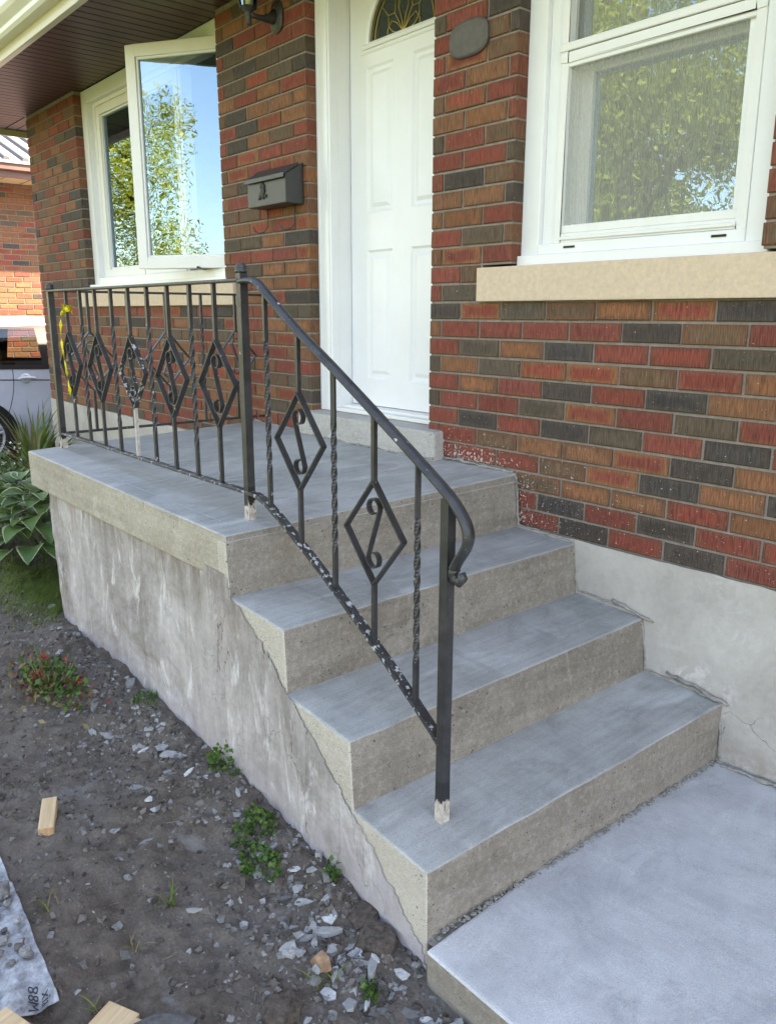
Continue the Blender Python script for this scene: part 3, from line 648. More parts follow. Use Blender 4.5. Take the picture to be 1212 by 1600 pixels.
gg.build("soffit_boards", M_SOFF, soffit, kind="stuff")
g = G(); g.box(-5.20, 6.2, -.600, -.575, ZTOP - .045, ZTOP + .16); g.box(-5.20, 6.2, -.575, -.545, ZTOP - .012, ZTOP - .002); g.box(-5.20, 6.2, -.608, -.600, ZTOP - .045, ZTOP - .015); g.box(-5.20, -5.175, -.575, 8.2, ZTOP - .045, ZTOP + .16); g.build("fascia", M_CREAM, house, False, .002, 1)
# K-style gutter
prof = [(-.600, .020), (-.655, .020), (-.668, .035), (-.668, .060), (-.700, .090), (-.712, .112), (-.712, .135), (-.704, .140), (-.704, .128), (-.692, .092), (-.660, .062), (-.660, .038), (-.600, .030)]
g = G(); n_ = len(prof); vv = [(x_, p[0], ZTOP + p[1]) for x_ in (-5.25, 6.2) for p in prof]; g.add(vv, [(k, (k + 1) % n_, n_ + (k + 1) % n_, n_ + k) for k in range(n_)] + [tuple(range(n_))[::-1], tuple(range(n_, 2 * n_))]); g.build("gutter", M_GUT, house)
g = G(); e0, e1, f0, f1 = -5.22, 6.25, -.64, 8.6; zr = 4.6; ze = ZTOP + .165
g.add([(e0, f0, ze), (e1, f0, ze), (e1, f1, ze), (e0, f1, ze), (e0 + 4.5, 4, zr), (e1 - 4.5, 4, zr)], [(0, 1, 5, 4), (1, 2, 5), (2, 3, 4, 5), (3, 0, 4), (0, 3, 2, 1)]); g.build("roof", M_ROOF, house)

# ------------------------------------------------------------------ porch and steps
porch = empty("concrete_porch", (0, -.6, 0)); tag(porch, "grey poured concrete porch with three steps down to the path", "porch")
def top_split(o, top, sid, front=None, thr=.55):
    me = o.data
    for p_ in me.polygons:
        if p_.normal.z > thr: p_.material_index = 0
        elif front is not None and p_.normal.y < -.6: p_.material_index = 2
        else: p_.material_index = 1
def block(name, b, t, parent, mats, bev=.007):
    g = G(); g.hexa(b, t); o = g.build(name, mats, parent, False, bev, 3); wavy(o, .0032); top_split(o, 0, 1, 2); return o
YF = -1.185
S3 = [M_TREAD, M_RISER, M_SIDE]
# porch slab, overhanging the old base
block("slab", [(-1.36, .02, .62), (-1.300, YF, .612), (.452, YF, .604), (.498, .02, .62)][::1] and [(-1.300, YF, .612), (.450, YF, .604), (.496, .02, .62), (-1.36, .02, .62)],
      [(-1.305, YF, .767), (.441, YF, .748), (.481, .02, .786), (-1.365, .02, .798)], porch, [M_TREAD, M_RISER, M_EDGE], .008)
block("riser_block", [(.40, YF - .0005, .50), (.460, YF - .0005, .50), (.511, .02, .50), (.40, .02, .50)], [(.395, YF - .0025, .730), (.4445, YF - .0025, .730), (.4865, .02, .76), (.395, .02, .76)], porch, S3, .004)
# each step: nose at the top, slightly battered riser
def step(xb, nose_w, nose_f, foot_w, foot_f, zb, ya):
    (xw, zw, zwb), (xf, zf, zfb) = nose_w, nose_f
    block("step", [(xb, ya, zb), (foot_f, ya, zb), (foot_w, .02, zb), (xb, .02, zb)], [(xb, ya, zfb), (xf, ya, zf), (xw, .02, zw), (xb, .02, zwb)], porch, S3, .008)
step(.38, (.764, .585, .594), (.728, .555, .574), .790, .741, .30, YF - .0005)
step(.66, (1.051, .394, .416), (1.011, .356, .382), 1.085, 1.028, .09, YF - .0020)
step(.94, (1.342, .203, .223), (1.288, .158, .184), 1.344, 1.294, -.30, YF - .0035)
# old parged base: uneven skin with a ragged diagonal edge against the new step sides
LX = [-2, .44, .457, .591, .729, .885, 1.011, 1.115, 1.209, 1.275, 1.30]; LZ = [.63, .63, .572, .503, .393, .284, .174, .116, .015, -.027, -.10]
st = .0075; xs = np.arange(-1.165, 1.305, st); zs = np.arange(-.16, .635, st)
SX, SZ = np.meshgrid(xs, zs, indexing='ij')
yb_ = np.interp(SX, [-1.165, .10, .34, .8, 1.3], [-1.158, -1.166, -1.1880, -1.1905, -1.1915]) + .010 * fbm(SX, SZ * .5, 5, 3, 51) * np.interp(SX, [.05, .33], [1, .08]) - .004 * fbm(SX, SZ, 26, 2, 57) * np.interp(SX, [.05, .33], [1, .3])
flake = np.clip((fbm(SX, SZ, 6.5, 3, 61) - .12) * 6, 0, 1) * np.interp(SZ, [-.1, .18, .5], [1, .6, .25]); yb_ = yb_ + .006 * flake * np.interp(SX, [.0, .3], [1, 0])
xb_ = SX + np.interp(SZ, [0, .6], [.045, 0]) * np.clip((-1.0 - SX) / .16, 0, 1) * 1.0
lim = np.interp(SX, LX, LZ) + .022 * fbm(SX, SZ * 0 + 1.7, 14, 2, 71) + .016 * fbm(SX, SZ, 60, 2, 75)
nz_ = len(zs); vv = np.stack([xb_, yb_, SZ], -1).reshape(-1, 3).tolist(); ff = []
for i_ in range(len(xs) - 1):
    for k in range(nz_ - 1):
        if SZ[i_, k + 1] <= lim[i_, k] or (SX[i_, k] < .43):
            ff.append((i_ * nz_ + k, (i_ + 1) * nz_ + k, (i_ + 1) * nz_ + k + 1, i_ * nz_ + k + 1))
g = G(); g.add(vv, ff)
g.hexa([(-1.115, -1.145, -.2), (.42, -1.145, -.2), (.42, -.02, -.2), (-1.16, -.02, -.2)], [(-1.158, -1.145, .64), (.42, -1.145, .64), (.42, -.02, .64), (-1.17, -.02, .64)])
base = g.build("base_wall", M_STUC, porch)
# broken rubble under the slab corner, mortar fillets along the wall
g = G()
def bead(pts, r):
    P = []
    for (a_, b_) in zip(pts[:-1], pts[1:]):
        a_ = Vector(a_); b_ = Vector(b_); n_ = max(2, int((b_ - a_).length / .02))
        for k in range(n_): P.append(a_.lerp(b_, k / n_))
    P.append(Vector(pts[-1]))
    P = [p + Vector((rng.uniform(-.004, .004), rng.uniform(-.002, .002), rng.uniform(-.004, .004))) for p in P]
    g.tube(P, [r * .62 * rng.uniform(.3, 1.5) for _ in P], 6)
bead([(-1.35, -.004, .800), (-.87, -.004, .797)], .007); bead([(.10, -.006, .800), (.30, -.006, .793), (.478, -.006, .786)], .009)
bead([(.49, -.012, .78), (.507, -.012, .60), (.62, -.014, .597), (.76, -.014, .588), (.785, -.012, .42), (.92, -.014, .415), (1.045, -.014, .40), (1.075, -.012, .226), (1.2, -.016, .222), (1.335, -.016, .207), (1.35, -.012, .02)], .0065)
bead([(-.86, -.058, .795), (.09, -.054, .793)], .007); bead([(.93, -.016, .425), (1.0, -.018, .412), (1.09, -.016, .392)], .008); bead([(1.15, -.018, .24), (1.25, -.02, .232), (1.36, -.018, .205)], .009)
bead([(1.352, -.03, .012), (1.36, -.03, .012), (1.6, -.02, .022), (2.2, -.02, .02)], .012)
g.build("mortar_fillet", M_GREYB, porch, True)
g = G(); P = []
n_ = 300
for k in range(n_):
    t = rng.random(); y = YF * t + .0 * (1 - t); xw = 1.346 - .052 * t; zz = .012 - .028 * t; r_ = rng.uniform(.001, .0036)
    ctr = (xw + rng.uniform(-.002, .012), y, zz + rng.uniform(-.003, .012)); q = [(ctr[0] + r_ * sx * rng.uniform(.6, 1.2), ctr[1] + r_ * sy * rng.uniform(.6, 1.4), ctr[2] + r_ * sz * rng.uniform(.5, 1)) for sx, sy, sz in ((-1, -1, -1), (1, -1, -1), (1, 1, -1), (-1, 1, -1), (-1, -1, 1), (1, -1, 1), (1, 1, 1), (-1, 1, 1))]
    g.hexa(q[:4], q[4:])
g.build("joint_crumbs", M_GREYB, porch, kind="stuff")
g = G(); g.add([(1.28, YF, -.024), (1.34, YF, -.017), (1.34, .02, .006), (1.28, .02, .009)], [(0, 1, 2, 3)]); g.build("joint_bed", M_GREYB, porch)

# pale scored lines left on the porch floor
def floor_z(x, y): return .798 + (.786 - .798) * (x + 1.365) / 1.85 + (y / YF) * (-.031 + (-.038 + .031) * (x + 1.3) / 1.74)
for (xa, ya, xb, yb2) in ((-1.22, -1.125, .36, -1.118), (-.62, -1.175, -.615, -1.125), (-.10, -1.175, -.09, -1.122)):
    g = G(); n_ = 12; vv = []
    for k in range(n_ + 1):
        t = k / n_; x_, y_ = xa + (xb - xa) * t, ya + (yb2 - ya) * t; z_ = floor_z(x_, y_) + .0009; dx_, dy_ = (0, .0016) if abs(xb - xa) > .1 else (.0014, 0); vv += [(x_ - dx_, y_ - dy_, z_), (x_ + dx_, y_ + dy_, z_)]
    g.add(vv, [(2 * k, 2 * k + 2, 2 * k + 3, 2 * k + 1) for k in range(n_)]); g.build("scored_line", simple("pale_score", (.52, .53, .53), .9, .2, 60), porch)
# ------------------------------------------------------------------ iron railing
RY = -1.04
rail = empty("iron_railing", (0, RY, .76)); tag(rail, "black wrought iron railing with diamond scrolls on porch edge and steps", "railing")
BS = .0082   # half diagonal of square bar
def sqbar(p0, p1, hd=BS, g=None):
    g = g or G(); g.tube([p0, p1], hd, 4, 0, True); return g
def plate(g, x, y, z): g.box(x - .02, x + .02, y - .02, y + .02, z - .003, z + .003)
TOPZ, BOTZ = 1.442, .831
def twisted(x, y, z0, z1, ax='x'):
    n_ = 64; z = [z0 + (z1 - z0) * k / n_ for k in range(n_ + 1)]; a0, a1 = z0 + .10, z1 - .13
    tw = [max(0, min(1, (q - a0) / (a1 - a0))) * (a1 - a0) / .115 * 2 * math.pi / 1.0 * .70 for q in z]
    g = G(); g.tube([(x, y, q) for q in z], BS, 4, 0, True, tw); return g
def scroll_pts(flip):
    R1 = .0235; ct, cb = (.0, .064), (.0, -.064); pts = []
    for k in range(0, 15):
        a_ = math.radians(-100 + 280 * k / 14); r_ = R1 * (.62 + .38 * min(1, k / 9)); pts.append((ct[0] + r_ * math.cos(a_), ct[1] + r_ * math.sin(a_)))
    for k in range(0, 15):
        a_ = math.radians(0 - 280 * k / 14); r_ = R1 * (.62 + .38 * min(1, (14 - k) / 9)); pts.append((cb[0] + r_ * math.cos(a_), cb[1] + r_ * math.sin(a_)))
    return [(-p[0] if flip else p[0], p[1]) for p in pts]
def diamond(cx_, cz_, z0, z1, flip=False, mats=(None, None, None), alongY=None):
    a_, b_ = .1105, .131; m0, m1, m2 = [m_ or M_IRON for m_ in mats]
    def xf(g):
        if alongY is not None: g.v = [(alongY[0] + (p[1] - RY), alongY[1] + (p[0] - cx_), p[2]) for p in g.v]
        return g
    g = G(); g.tube([(cx_, RY, cz_ + b_ - .004), (cx_, RY, z1)], BS, 4, 0, True); xf(g).build("baluster_rod", m0, rail)
    g = G(); g.tube([(cx_, RY, z0), (cx_, RY, cz_ - b_ + .004)], BS, 4, 0, True); xf(g).build("baluster_rod", m2, rail)
    P = [(cx_, cz_ + b_), (cx_ + a_, cz_), (cx_, cz_ - b_), (cx_ - a_, cz_), (cx_, cz_ + b_)]
    g = G()
    for p0, p1 in zip(P[:-1], P[1:]):
        s_ = strip([p0, p1], .018, .0045, RY); g.add(s_.v, s_.f)
    dm = xf(g).build("diamond", m1, rail)
    s_ = strip([(cx_ + p[0], cz_ + p[1]) for p in scroll_pts(flip)], .015, .0035, RY); xf(s_).build("scroll", m1, dm)
def foot_mat(zb):
    n = NT("scraped_post_paint"); p = n.pos(); z = n.sep(p); e = n.math('ADD', z[2], n.math('MULTIPLY', n.math('SUBTRACT', n.noise(n.mul(p, (60, 60, 22)), 1.0, 4, .6), .5), .10))
    bare = n.mr(e, zb + .048, zb + .052, 1.0, 0.0); f = n.noise(p, 70, 5, .7)
    pale = n.mix(n.mr(f, .35, .7), (.34, .28, .23), (.62, .58, .54)); pale = n.mix(n.mr(n.noise(n.mul(p, (90, 90, 20)), 1.0, 4, .6), .60, .66, 0, .9), pale, (.05, .035, .025))
    return n.fin(n.mix(bare, (.022, .022, .025), pale), n.mix(bare, (.4, .4, .4), (.85, .85, .85)), n.bump(bare, .4, .001), .4)
def post(x, y, zb, zt, knob=True, h=.0172):
    g = G(); g.tube([(x, y, zb + .10), (x, y, zt)], h, 4, 0, True); o = g.build("post", M_IRON, rail, False)
    g = G(); g.tube([(x, y, zb - .06), (x, y, zb + .004), (x, y, zb + .1)], [h * 1.06, h * 1.05, h], 4, 0, True); g.build("scraped_foot", foot_mat(zb), o)
    if knob:
        g = G(); g.lathe((x, y, zt), [(.015, 0), (.0185, .003), (.0185, .008), (.0145, .011), (.018, .015), (.0155, .022), (.009, .027), (.001, .029)], 14); g.build("post_cap", M_IRON, o, True)
    return o
post(-1.265, RY, .766, 1.452); post(.338, RY, .756, 1.466); pb = post(1.182, RY, .178, .965, False)
# level top rail (moulded cap) and bottom rail
g = G(); g.box(-1.265, .338, RY - .0155, RY + .0155, TOPZ, TOPZ + .010); g.build("top_rail", M_IRONS, rail, False, .004, 2)
g = G(); g.box(-1.25, .325, RY - .013, RY + .013, BOTZ, BOTZ + .010); g.build("bottom_rail", M_IRONW, rail, False, .002, 1)
bx = [-1.079 + .15645 * k for k in range(9)]
for k, x in enumerate(bx):
    if k % 2 == 0:
        mats = (M_IRON, M_IRON, M_IRONS)
        if k == 4: mats = (M_IRON, M_IRONW, M_PRIM)
        diamond(x, 1.147, BOTZ + .01, TOPZ, False, mats)
    else:
        twisted(x, RY, BOTZ + .01, TOPZ).build("twisted_baluster", M_IRONS if k == 5 else M_IRON, rail)
# stair rail
HR = [(.338, 1.444), (.382, 1.446), (.418, 1.440), (.455, 1.419), (.601, 1.322), (.764, 1.228), (.963, 1.110), (1.075, 1.043), (1.172, .982), (1.215, .948), (1.241, .915), (1.247, .885), (1.236, .858), (1.218, .832), (1.207, .812)]
def smooth_path(P, n=4):
    out = []
    for i_ in range(len(P) - 1):
        p0, p1, p2, p3 = P[max(i_ - 1, 0)], P[i_], P[i_ + 1], P[min(i_ + 2, len(P) - 1)]
        for k in range(n):
            t = k / n; out.append(tuple(.5 * ((2 * p1[j]) + (-p0[j] + p2[j]) * t + (2 * p0[j] - 5 * p1[j] + 4 * p2[j] - p3[j]) * t * t + (-p0[j] + 3 * p1[j] - 3 * p2[j] + p3[j]) * t ** 3) for j in range(2)))
    out.append(tuple(P[-1])); return out
def moulded(path, hw, th, name, mat):
    """handrail with a rounded top, swept in the X-Z plane"""
    sec = [(-hw, -th * .4), (-hw * .72, -th * .7), (hw * .72, -th * .7), (hw, -th * .4), (hw, th * .1), (hw * .62, th * .62), (0, th * .85), (-hw * .62, th * .62), (-hw, th * .1)]
    g = G(); P = [Vector(p) for p in path]; vv = []; n_ = len(P); m_ = len(sec)
    for i_, p in enumerate(P):
        d = (P[min(i_ + 1, n_ - 1)] - P[max(i_ - 1, 0)]).normalized(); nn = Vector((-d.y, d.x))
        for sy, sn in sec: q = p + nn * sn; vv.append((q.x, RY + sy, q.y))
    ff = []
    for i_ in range(n_ - 1):
        for k in range(m_): ff.append((i_ * m_ + k, (i_ + 1) * m_ + k, (i_ + 1) * m_ + (k + 1) % m_, i_ * m_ + (k + 1) % m_))
    ff.append(tuple(range(m_))); ff.append(tuple(range((n_ - 1) * m_, n_ * m_))[::-1]); g.add(vv, ff)
    o = g.build(name, mat, rail); o.data.polygons.foreach_set("use_smooth", [True] * len(o.data.polygons)); return o
hpath = smooth_path(HR); moulded(hpath, .0165, .011, "handrail", M_IRONS)
g = G(); g.tube([(1.207, RY, .812), (1.200, RY, .800), (1.205, RY, .786), (1.221, RY, .783), (1.231, RY, .794), (1.226, RY, .806)], [.013, .013, .0125, .012, .0115, .009], 8); g.build("handrail_curl", M_IRONS, rail, True)
BR = [(.325, .836), (.374, .836), (.42, .826), (.477, .802), (.62, .729), (.766, .645), (.934, .541), (1.085, .440), (1.176, .372)]
bpath = smooth_path(BR); s_ = strip(bpath, .026, .010, RY); s_.build("stair_bottom_rail", M_IRONW, rail)
hx = [p[0] for p in hpath if p[0] < 1.2]; hz = [p[1] for p in hpath][:len(hx)]; qx = [p[0] for p in bpath]; qz = [p[1] for p in bpath]
zt_ = lambda x: float(np.interp(x, hx, hz)) - .006; zb_ = lambda x: float(np.interp(x, qx, qz)) + .003
for x in (.455, .764, 1.083): twisted(x, RY, zb_(x), zt_(x)).build("twisted_baluster", M_IRON, rail)
diamond(.609, 1.021, zb_(.609), zt_(.609), False); diamond(.926, .833, zb_(.926), zt_(.926), True)
# short return rail from the far post to the house wall
EX = -1.262
g = G(); g.box(EX - .0155, EX + .0155, RY + .015, -.002, TOPZ, TOPZ + .010); g.build("return_top_rail", M_IRON, rail, False, .003, 2)
g = G(); g.box(EX - .012, EX + .012, RY + .015, -.002, BOTZ, BOTZ + .010); g.build("return_bottom_rail", M_IRONS, rail, False, .002, 1)
for k, y in enumerate([-.885, -.705, -.52, -.335, -.15]):
    if k % 2 == 0: diamond(0.0, 1.147, BOTZ + .01, TOPZ, k == 2, alongY=(EX, y))
    else: twisted(EX, y, BOTZ + .01, TOPZ).build("twisted_baluster", M_IRON, rail)
# yellow caution tape tied to the first diamond
tp = empty("tape_strip", (-1.09, RY, 1.3)); tag(tp, "crumpled yellow plastic tape tied to the railing near its far post", "tape")
g = G(); P = [(-1.079, 1.365), (-1.10, 1.335), (-1.118, 1.29), (-1.122, 1.23), (-1.108, 1.17), (-1.092, 1.11), (-1.080, 1.055), (-1.066, 1.01)]
vv = []
for i_, p in enumerate(smooth_path(P, 3)):
    w_ = .0055 + .003 * math.sin(i_ * 1.7); tw = i_ * .75; vv += [(p[0] - w_ * math.cos(tw), RY - .018 - w_ * math.sin(tw), p[1]), (p[0] + w_ * math.cos(tw), RY - .018 + w_ * math.sin(tw), p[1] + .004)]
g.add(vv, [(2 * k, 2 * k + 1, 2 * k + 3, 2 * k + 2) for k in range(len(vv) // 2 - 1)]); g.build("hanging_end", M_TAPE, tp)
g = G()
for k in range(16):
    a_ = rng.uniform(0, 6.28); r_ = rng.uniform(.012, .026); q = Vector((-1.079 + r_ * math.cos(a_), RY + r_ * math.sin(a_) * .8, 1.372 + rng.uniform(-.016, .02)))
    t1 = Vector((rng.uniform(-1, 1), rng.uniform(-1, 1), rng.uniform(-1, 1))).normalized() * .012; t2 = t1.cross(Vector((.3, 1, .2))).normalized() * .008; g.add([q - t1 - t2, q + t1 - t2, q + t1 + t2 * 1.4, q - t1 + t2], [(0, 1, 2, 3)])
g.lathe((-1.079, RY, 1.360), [(.012, 0), (.015, .006), (.013, .016), (.012, .022)], 8); g.build("knot", M_TAPE, tp)

# ------------------------------------------------------------------ things on the wall
mb = empty("mailbox", (-1.017, 0, 1.845)); tag(mb, "black metal mailbox with small emblem hung on the brick pier", "mailbox")
g = G(); x0, x1 = -1.182, -.852
g.add([(x0, -.1, 1.845), (x1, -.1, 1.845), (x1, -.004, 1.845), (x0, -.004, 1.845), (x0, -.1, 1.968), (x1, -.1, 1.968), (x1, -.004, 2.022), (x0, -.004, 2.022)], [(0, 3, 2, 1), (4, 5, 6, 7), (0, 1, 5, 4), (1, 2, 6, 5), (2, 3, 7, 6), (3, 0, 4, 7)]); g.build("box", M_BOX, mb, False, .004, 2)
g = G(); g.hexa([(x0 - .006, -.112, 1.962), (x1 + .006, -.112, 1.962), (x1 + .006, -.03, 2.012), (x0 - .006, -.03, 2.012)], [(x0 - .006, -.113, 1.970), (x1 + .006, -.113, 1.970), (x1 + .006, -.032, 2.020), (x0 - .006, -.032, 2.020)]); g.box(x0 - .006, x1 + .006, -.116, -.112, 1.950, 1.971); g.build("lid", M_BOX, mb, False, .002, 1)
g = G(); ex, ez, ey = -1.045, 1.905, -.102
for a_, b_, w_, h_ in ((0, .046, .014, .012), (0, .034, .010, .022), (-.012, .026, .008, .018), (.013, .024, .008, .02), (0, .012, .012, .028), (.014, .006, .014, .012), (-.004, -.004, .04, .009), (-.022, -.018, .022, .010), (.004, -.018, .016, .012), (.026, -.018, .014, .014), (-.03, -.026, .012, .006), (.006, -.026, .010, .006)):
    g.lathe((ex + a_, ey, ez + b_), [(.001, .001), (max(w_, h_) / 2, 0), (max(w_, h_) / 2 * .7, -.004), (.001, -.005)], 7, 0, 1)
    g.box(ex + a_ - w_ / 2, ex + a_ + w_ / 2, ey - .004, ey + .001, ez + b_ - h_ / 2, ez + b_ + h_ / 2)
g.build("emblem", M_EMB, mb)
for hx_ in (-1.145, -.915):
    g = G(); g.tube([(hx_, -.012, 1.85), (hx_, -.014, 1.80), (hx_, -.018, 1.765), (hx_ - .012, -.030, 1.742), (hx_ - .035, -.045, 1.737), (hx_ - .055, -.055, 1.747), (hx_ - .066, -.058, 1.766)], .0035, 6); g.build("paper_hook", M_BOX, mb, True)
lp = empty("wall_lantern", (-1.03, 0, 2.64)); tag(lp, "dark bronze lantern lamp on the brick pier above the mailbox", "lamp")
g = G(); vv = []; n_ = 20
for s_, y in ((1.0, -.002), (1.0, -.008), (.80, -.016), (.55, -.022)):
    for k in range(n_): a_ = 2 * math.pi * k / n_; rr_ = (1 + .10 * math.cos(2 * a_)); vv.append((-1.035 + .052 * s_ * math.cos(a_), y, 2.655 + .075 * s_ * math.sin(a_) * rr_))
g.add(vv, [(j * n_ + k, j * n_ + (k + 1) % n_, (j + 1) * n_ + (k + 1) % n_, (j + 1) * n_ + k) for j in range(3) for k in range(n_)] + [tuple(range(3 * n_, 4 * n_))]); g.build("back_plate", M_LAMP, lp)
g = G(); g.tube([(-1.035, -.012, 2.655), (-1.034, -.04, 2.642), (-1.03, -.08, 2.634), (-1.028, -.125, 2.634), (-1.028, -.148, 2.636)], [.034, .022, .014, .012, .014], 8); g.lathe((-1.028, -.155, 2.590), [(.004, 0), (.012, .004), (.014, .02), (.012, .05), (.016, .056), (.030, .064), (.034, .070)], 10); g.build("arm", M_LAMP, lp, True)
g = G(); lx, ly = -1.028, -.155
for k in range(6):
    a_ = math.pi / 3 * k; g.tube([(lx + .034 * math.cos(a_), ly + .034 * math.sin(a_), 2.660), (lx + .058 * math.cos(a_), ly + .058 * math.sin(a_), 2.775)], .004, 5)
g.lathe((lx, ly, 2.773), [(.062, 0), (.066, .006), (.050, .02), (.025, .034), (.006, .04)], 6); g.lathe((lx, ly, 2.652), [(.030, 0), (.038, .006), (.036, .012)], 6); g.build("lantern_cage", M_LAMP, lp)
g = G(); g.lathe((lx, ly, 2.662), [(.031, 0), (.054, .110)], 6); g.build("lantern_glass", M_LGLASS, lp)
g = G(); g.lathe((lx, ly, 2.664), [(.010, 0), (.012, .03), (.010, .06), (.003, .075)], 8); g.build("bulb", simple("bulb_frosted", (.75, .70, .50), .5, .02, 5), lp, True)
pq = empty("wall_plaque", (.19, 0, 2.29)); tag(pq, "small plain dark plaque on the brick between door and window", "plaque")
g = G(); vv = []; n_ = 24
for s_, y in ((1.0, -.001), (1.0, -.010), (.93, -.014), (.86, -.012)):
    for k in range(n_): a_ = 2 * math.pi * k / n_; vv.append((.185 + .095 * s_ * math.copysign(abs(math.cos(a_)) ** .7, math.cos(a_)), y, 2.295 + .060 * s_ * math.copysign(abs(math.sin(a_)) ** .7, math.sin(a_))))
g.add(vv, [(j * n_ + k, j * n_ + (k + 1) % n_, (j + 1) * n_ + (k + 1) % n_, (j + 1) * n_ + k) for j in range(3) for k in range(n_)] + [tuple(range(3 * n_, 4 * n_))]); g.build("plate", M_PLAQ, pq)

# ------------------------------------------------------------------ neighbour's house
nb = empty("neighbour_house", (-8.8, 4, 0)); tag(nb, "neighbouring brick house with pale ribbed metal roof beyond the car", "house")
NX = -8.8; nbk = []
for i in range(-24, 22):
    for a_, b_ in pieces(-.6, 9.0, .1 if i % 2 else .1 + L / 2): nbk.append(brick_geo(a_ + .005, b_ - .005, J(i) + .005, J(i - 1) - .005, rng.choices("RMOBbD", (24, 22, 34, 8, 6, 5))[0]))
me = brick_mesh("brick_courses", nbk, lambda p: (NX - p[1], p[0], p[2])); o = link("brick_courses", me, nb, [MB_]); o["kind"] = "stuff"
g = G(); g.box(NX - 7, NX - .007, -.58, 8.95, -.3, 2.93); g.build("wall", MMORT, nb)
g = G(); g.box(NX - .03, NX + .60, -1.2, 9.6, 2.915, 2.93); ns = g.build("eave_soffit", M_NSOF, nb)
g = G()
for k in range(36): g.box(NX, NX + .6, -1.2 + k * .3 - .006, -1.2 + k * .3, 2.909, 2.914)
g.build("soffit_joints", M_NFAS, ns, kind="stuff")
g = G(); g.box(NX + .60, NX + .63, -1.25, 9.65, 2.89, 3.07); g.box(NX + .63, NX + .70, -1.25, 9.65, 2.97, 3.05); g.build("fascia", M_NFAS, nb, False, .004, 1)
g = G(); rx0, rz0, rx1, rz1 = NX + .72, 3.07, NX - 3.6, 4.65
g.hexa([(rx1, -1.3, rz1 - .03), (rx0, -1.3, rz0 - .03), (rx0, 9.7, rz0 - .03), (rx1, 9.7, rz1 - .03)], [(rx1, -1.3, rz1), (rx0, -1.3, rz0), (rx0, 9.7, rz0), (rx1, 9.7, rz1)])
g.hexa([(rx1 - 4.3, -1.3, rz0 - .03), (rx1, -1.3, rz1 - .03), (rx1, 9.7, rz1 - .03), (rx1 - 4.3, 9.7, rz0 - .03)], [(rx1 - 4.3, -1.3, rz0), (rx1, -1.3, rz1), (rx1, 9.7, rz1), (rx1 - 4.3, 9.7, rz0)])
nroof = g.build("roof", M_METROOF, nb)
g = G()
for k in range(52):
    y = -1.28 + k * .21; g.hexa([(rx1, y, rz1), (rx0, y, rz0), (rx0, y + .09, rz0), (rx1, y + .09, rz1)], [(rx1, y + .02, rz1 + .035), (rx0, y + .02, rz0 + .035), (rx0, y + .07, rz0 + .035), (rx1, y + .07, rz1 + .035)])
g.build("roof_rib", M_NRIB, nroof, kind="stuff")

# ------------------------------------------------------------------ parked car
car = empty("parked_car", (-7.18, 1.2, -.165)); tag(car, "silver blue hatchback car parked on the driveway behind the house corner", "car")
CXc, GZ = -7.18, -.165
ST = [  # y, half width, bottom z, belt z, roof z, roof half width
    (-.98, .62, .34, .78, .80, .50), (-.90, .80, .24, .88, .98, .60), (-.70, .86, .20, .95, 1.30, .58), (-.35, .88, .19, .985, 1.425, .59), (.10, .885, .19, .98, 1.465, .60), (.60, .89, .18, .965, 1.475, .60),
    (1.10, .89, .18, .955, 1.46, .60), (1.55, .885, .18, .95, 1.39, .58), (1.95, .88, .19, .945, 1.12, .60), (2.25, .875, .20, .92, .96, .62), (2.8, .85, .22, .84, .87, .55), (3.15, .78, .26, .74, .76, .50), (3.30, .60, .34, .62, .63, .40)]
def sect(s_):
    y, hw, zb, zbelt, zr, rw = s_
    return [(hw * .80, zb), (hw * .96, zb + .04), (hw, zb + (zbelt - zb) * .42), (hw * .985, zb + (zbelt - zb) * .74), (hw * .94, zbelt), (hw * .94 + (rw - hw * .94) * .55, zbelt + (zr - zbelt) * .62), (rw, zbelt + (zr - zbelt) * .92), (rw * .7, zr), (0, zr + .012)]
vv = []; m_ = 18
def interp_st(y):
    ys = [q[0] for q in ST]; return tuple([y] + [float(np.interp(y, ys, [q[k] for q in ST])) for k in range(1, 6)])
ysub = sorted(set([q[0] for q in ST] + [-.8, -.55, -.2, -.05, .25, .4, .8, 1.3, 1.75, 2.1, 2.5]))
rings = [interp_st(y) for y in ysub]
for s_ in rings:
    P = sect(s_); ring = [(CXc + px, s_[0], GZ + pz) for px, pz in P] + [(CXc - px, s_[0], GZ + pz) for px, pz in P[:-1][::-1]]; vv += ring
m_ = 17; ff = []
WHY = (-.18, 2.42)
for i_ in range(len(rings) - 1):
    for k in range(m_):
        if k == m_ - 1: continue
        if k in (4, 5, 10, 11) and -.56 < rings[i_][0] and rings[i_ + 1][0] < 1.76: continue
        ff.append((i_ * m_ + k, i_ * m_ + k + 1, (i_ + 1) * m_ + k + 1, (i_ + 1) * m_ + k))
ff += [tuple(range(m_)), tuple(range((len(rings) - 1) * m_, len(rings) * m_))[::-1]]
g = G(); g.add(vv, ff); body = g.build("body", M_CARP, car, True)
def side_pt(y, t, off=.006):
    """point on the near flank: t 0..1 runs from belt to roof edge"""
    P = sect(interp_st(y)); a_, b_, c_ = P[4], P[5], P[6]
    q = (a_[0] + (b_[0] - a_[0]) * t / .6, a_[1] + (b_[1] - a_[1]) * t / .6) if t < .6 else (b_[0] + (c_[0] - b_[0]) * (t - .6) / .4, b_[1] + (c_[1] - b_[1]) * (t - .6) / .4)
    return (CXc + q[0] + off, y, GZ + q[1] + off * .3)
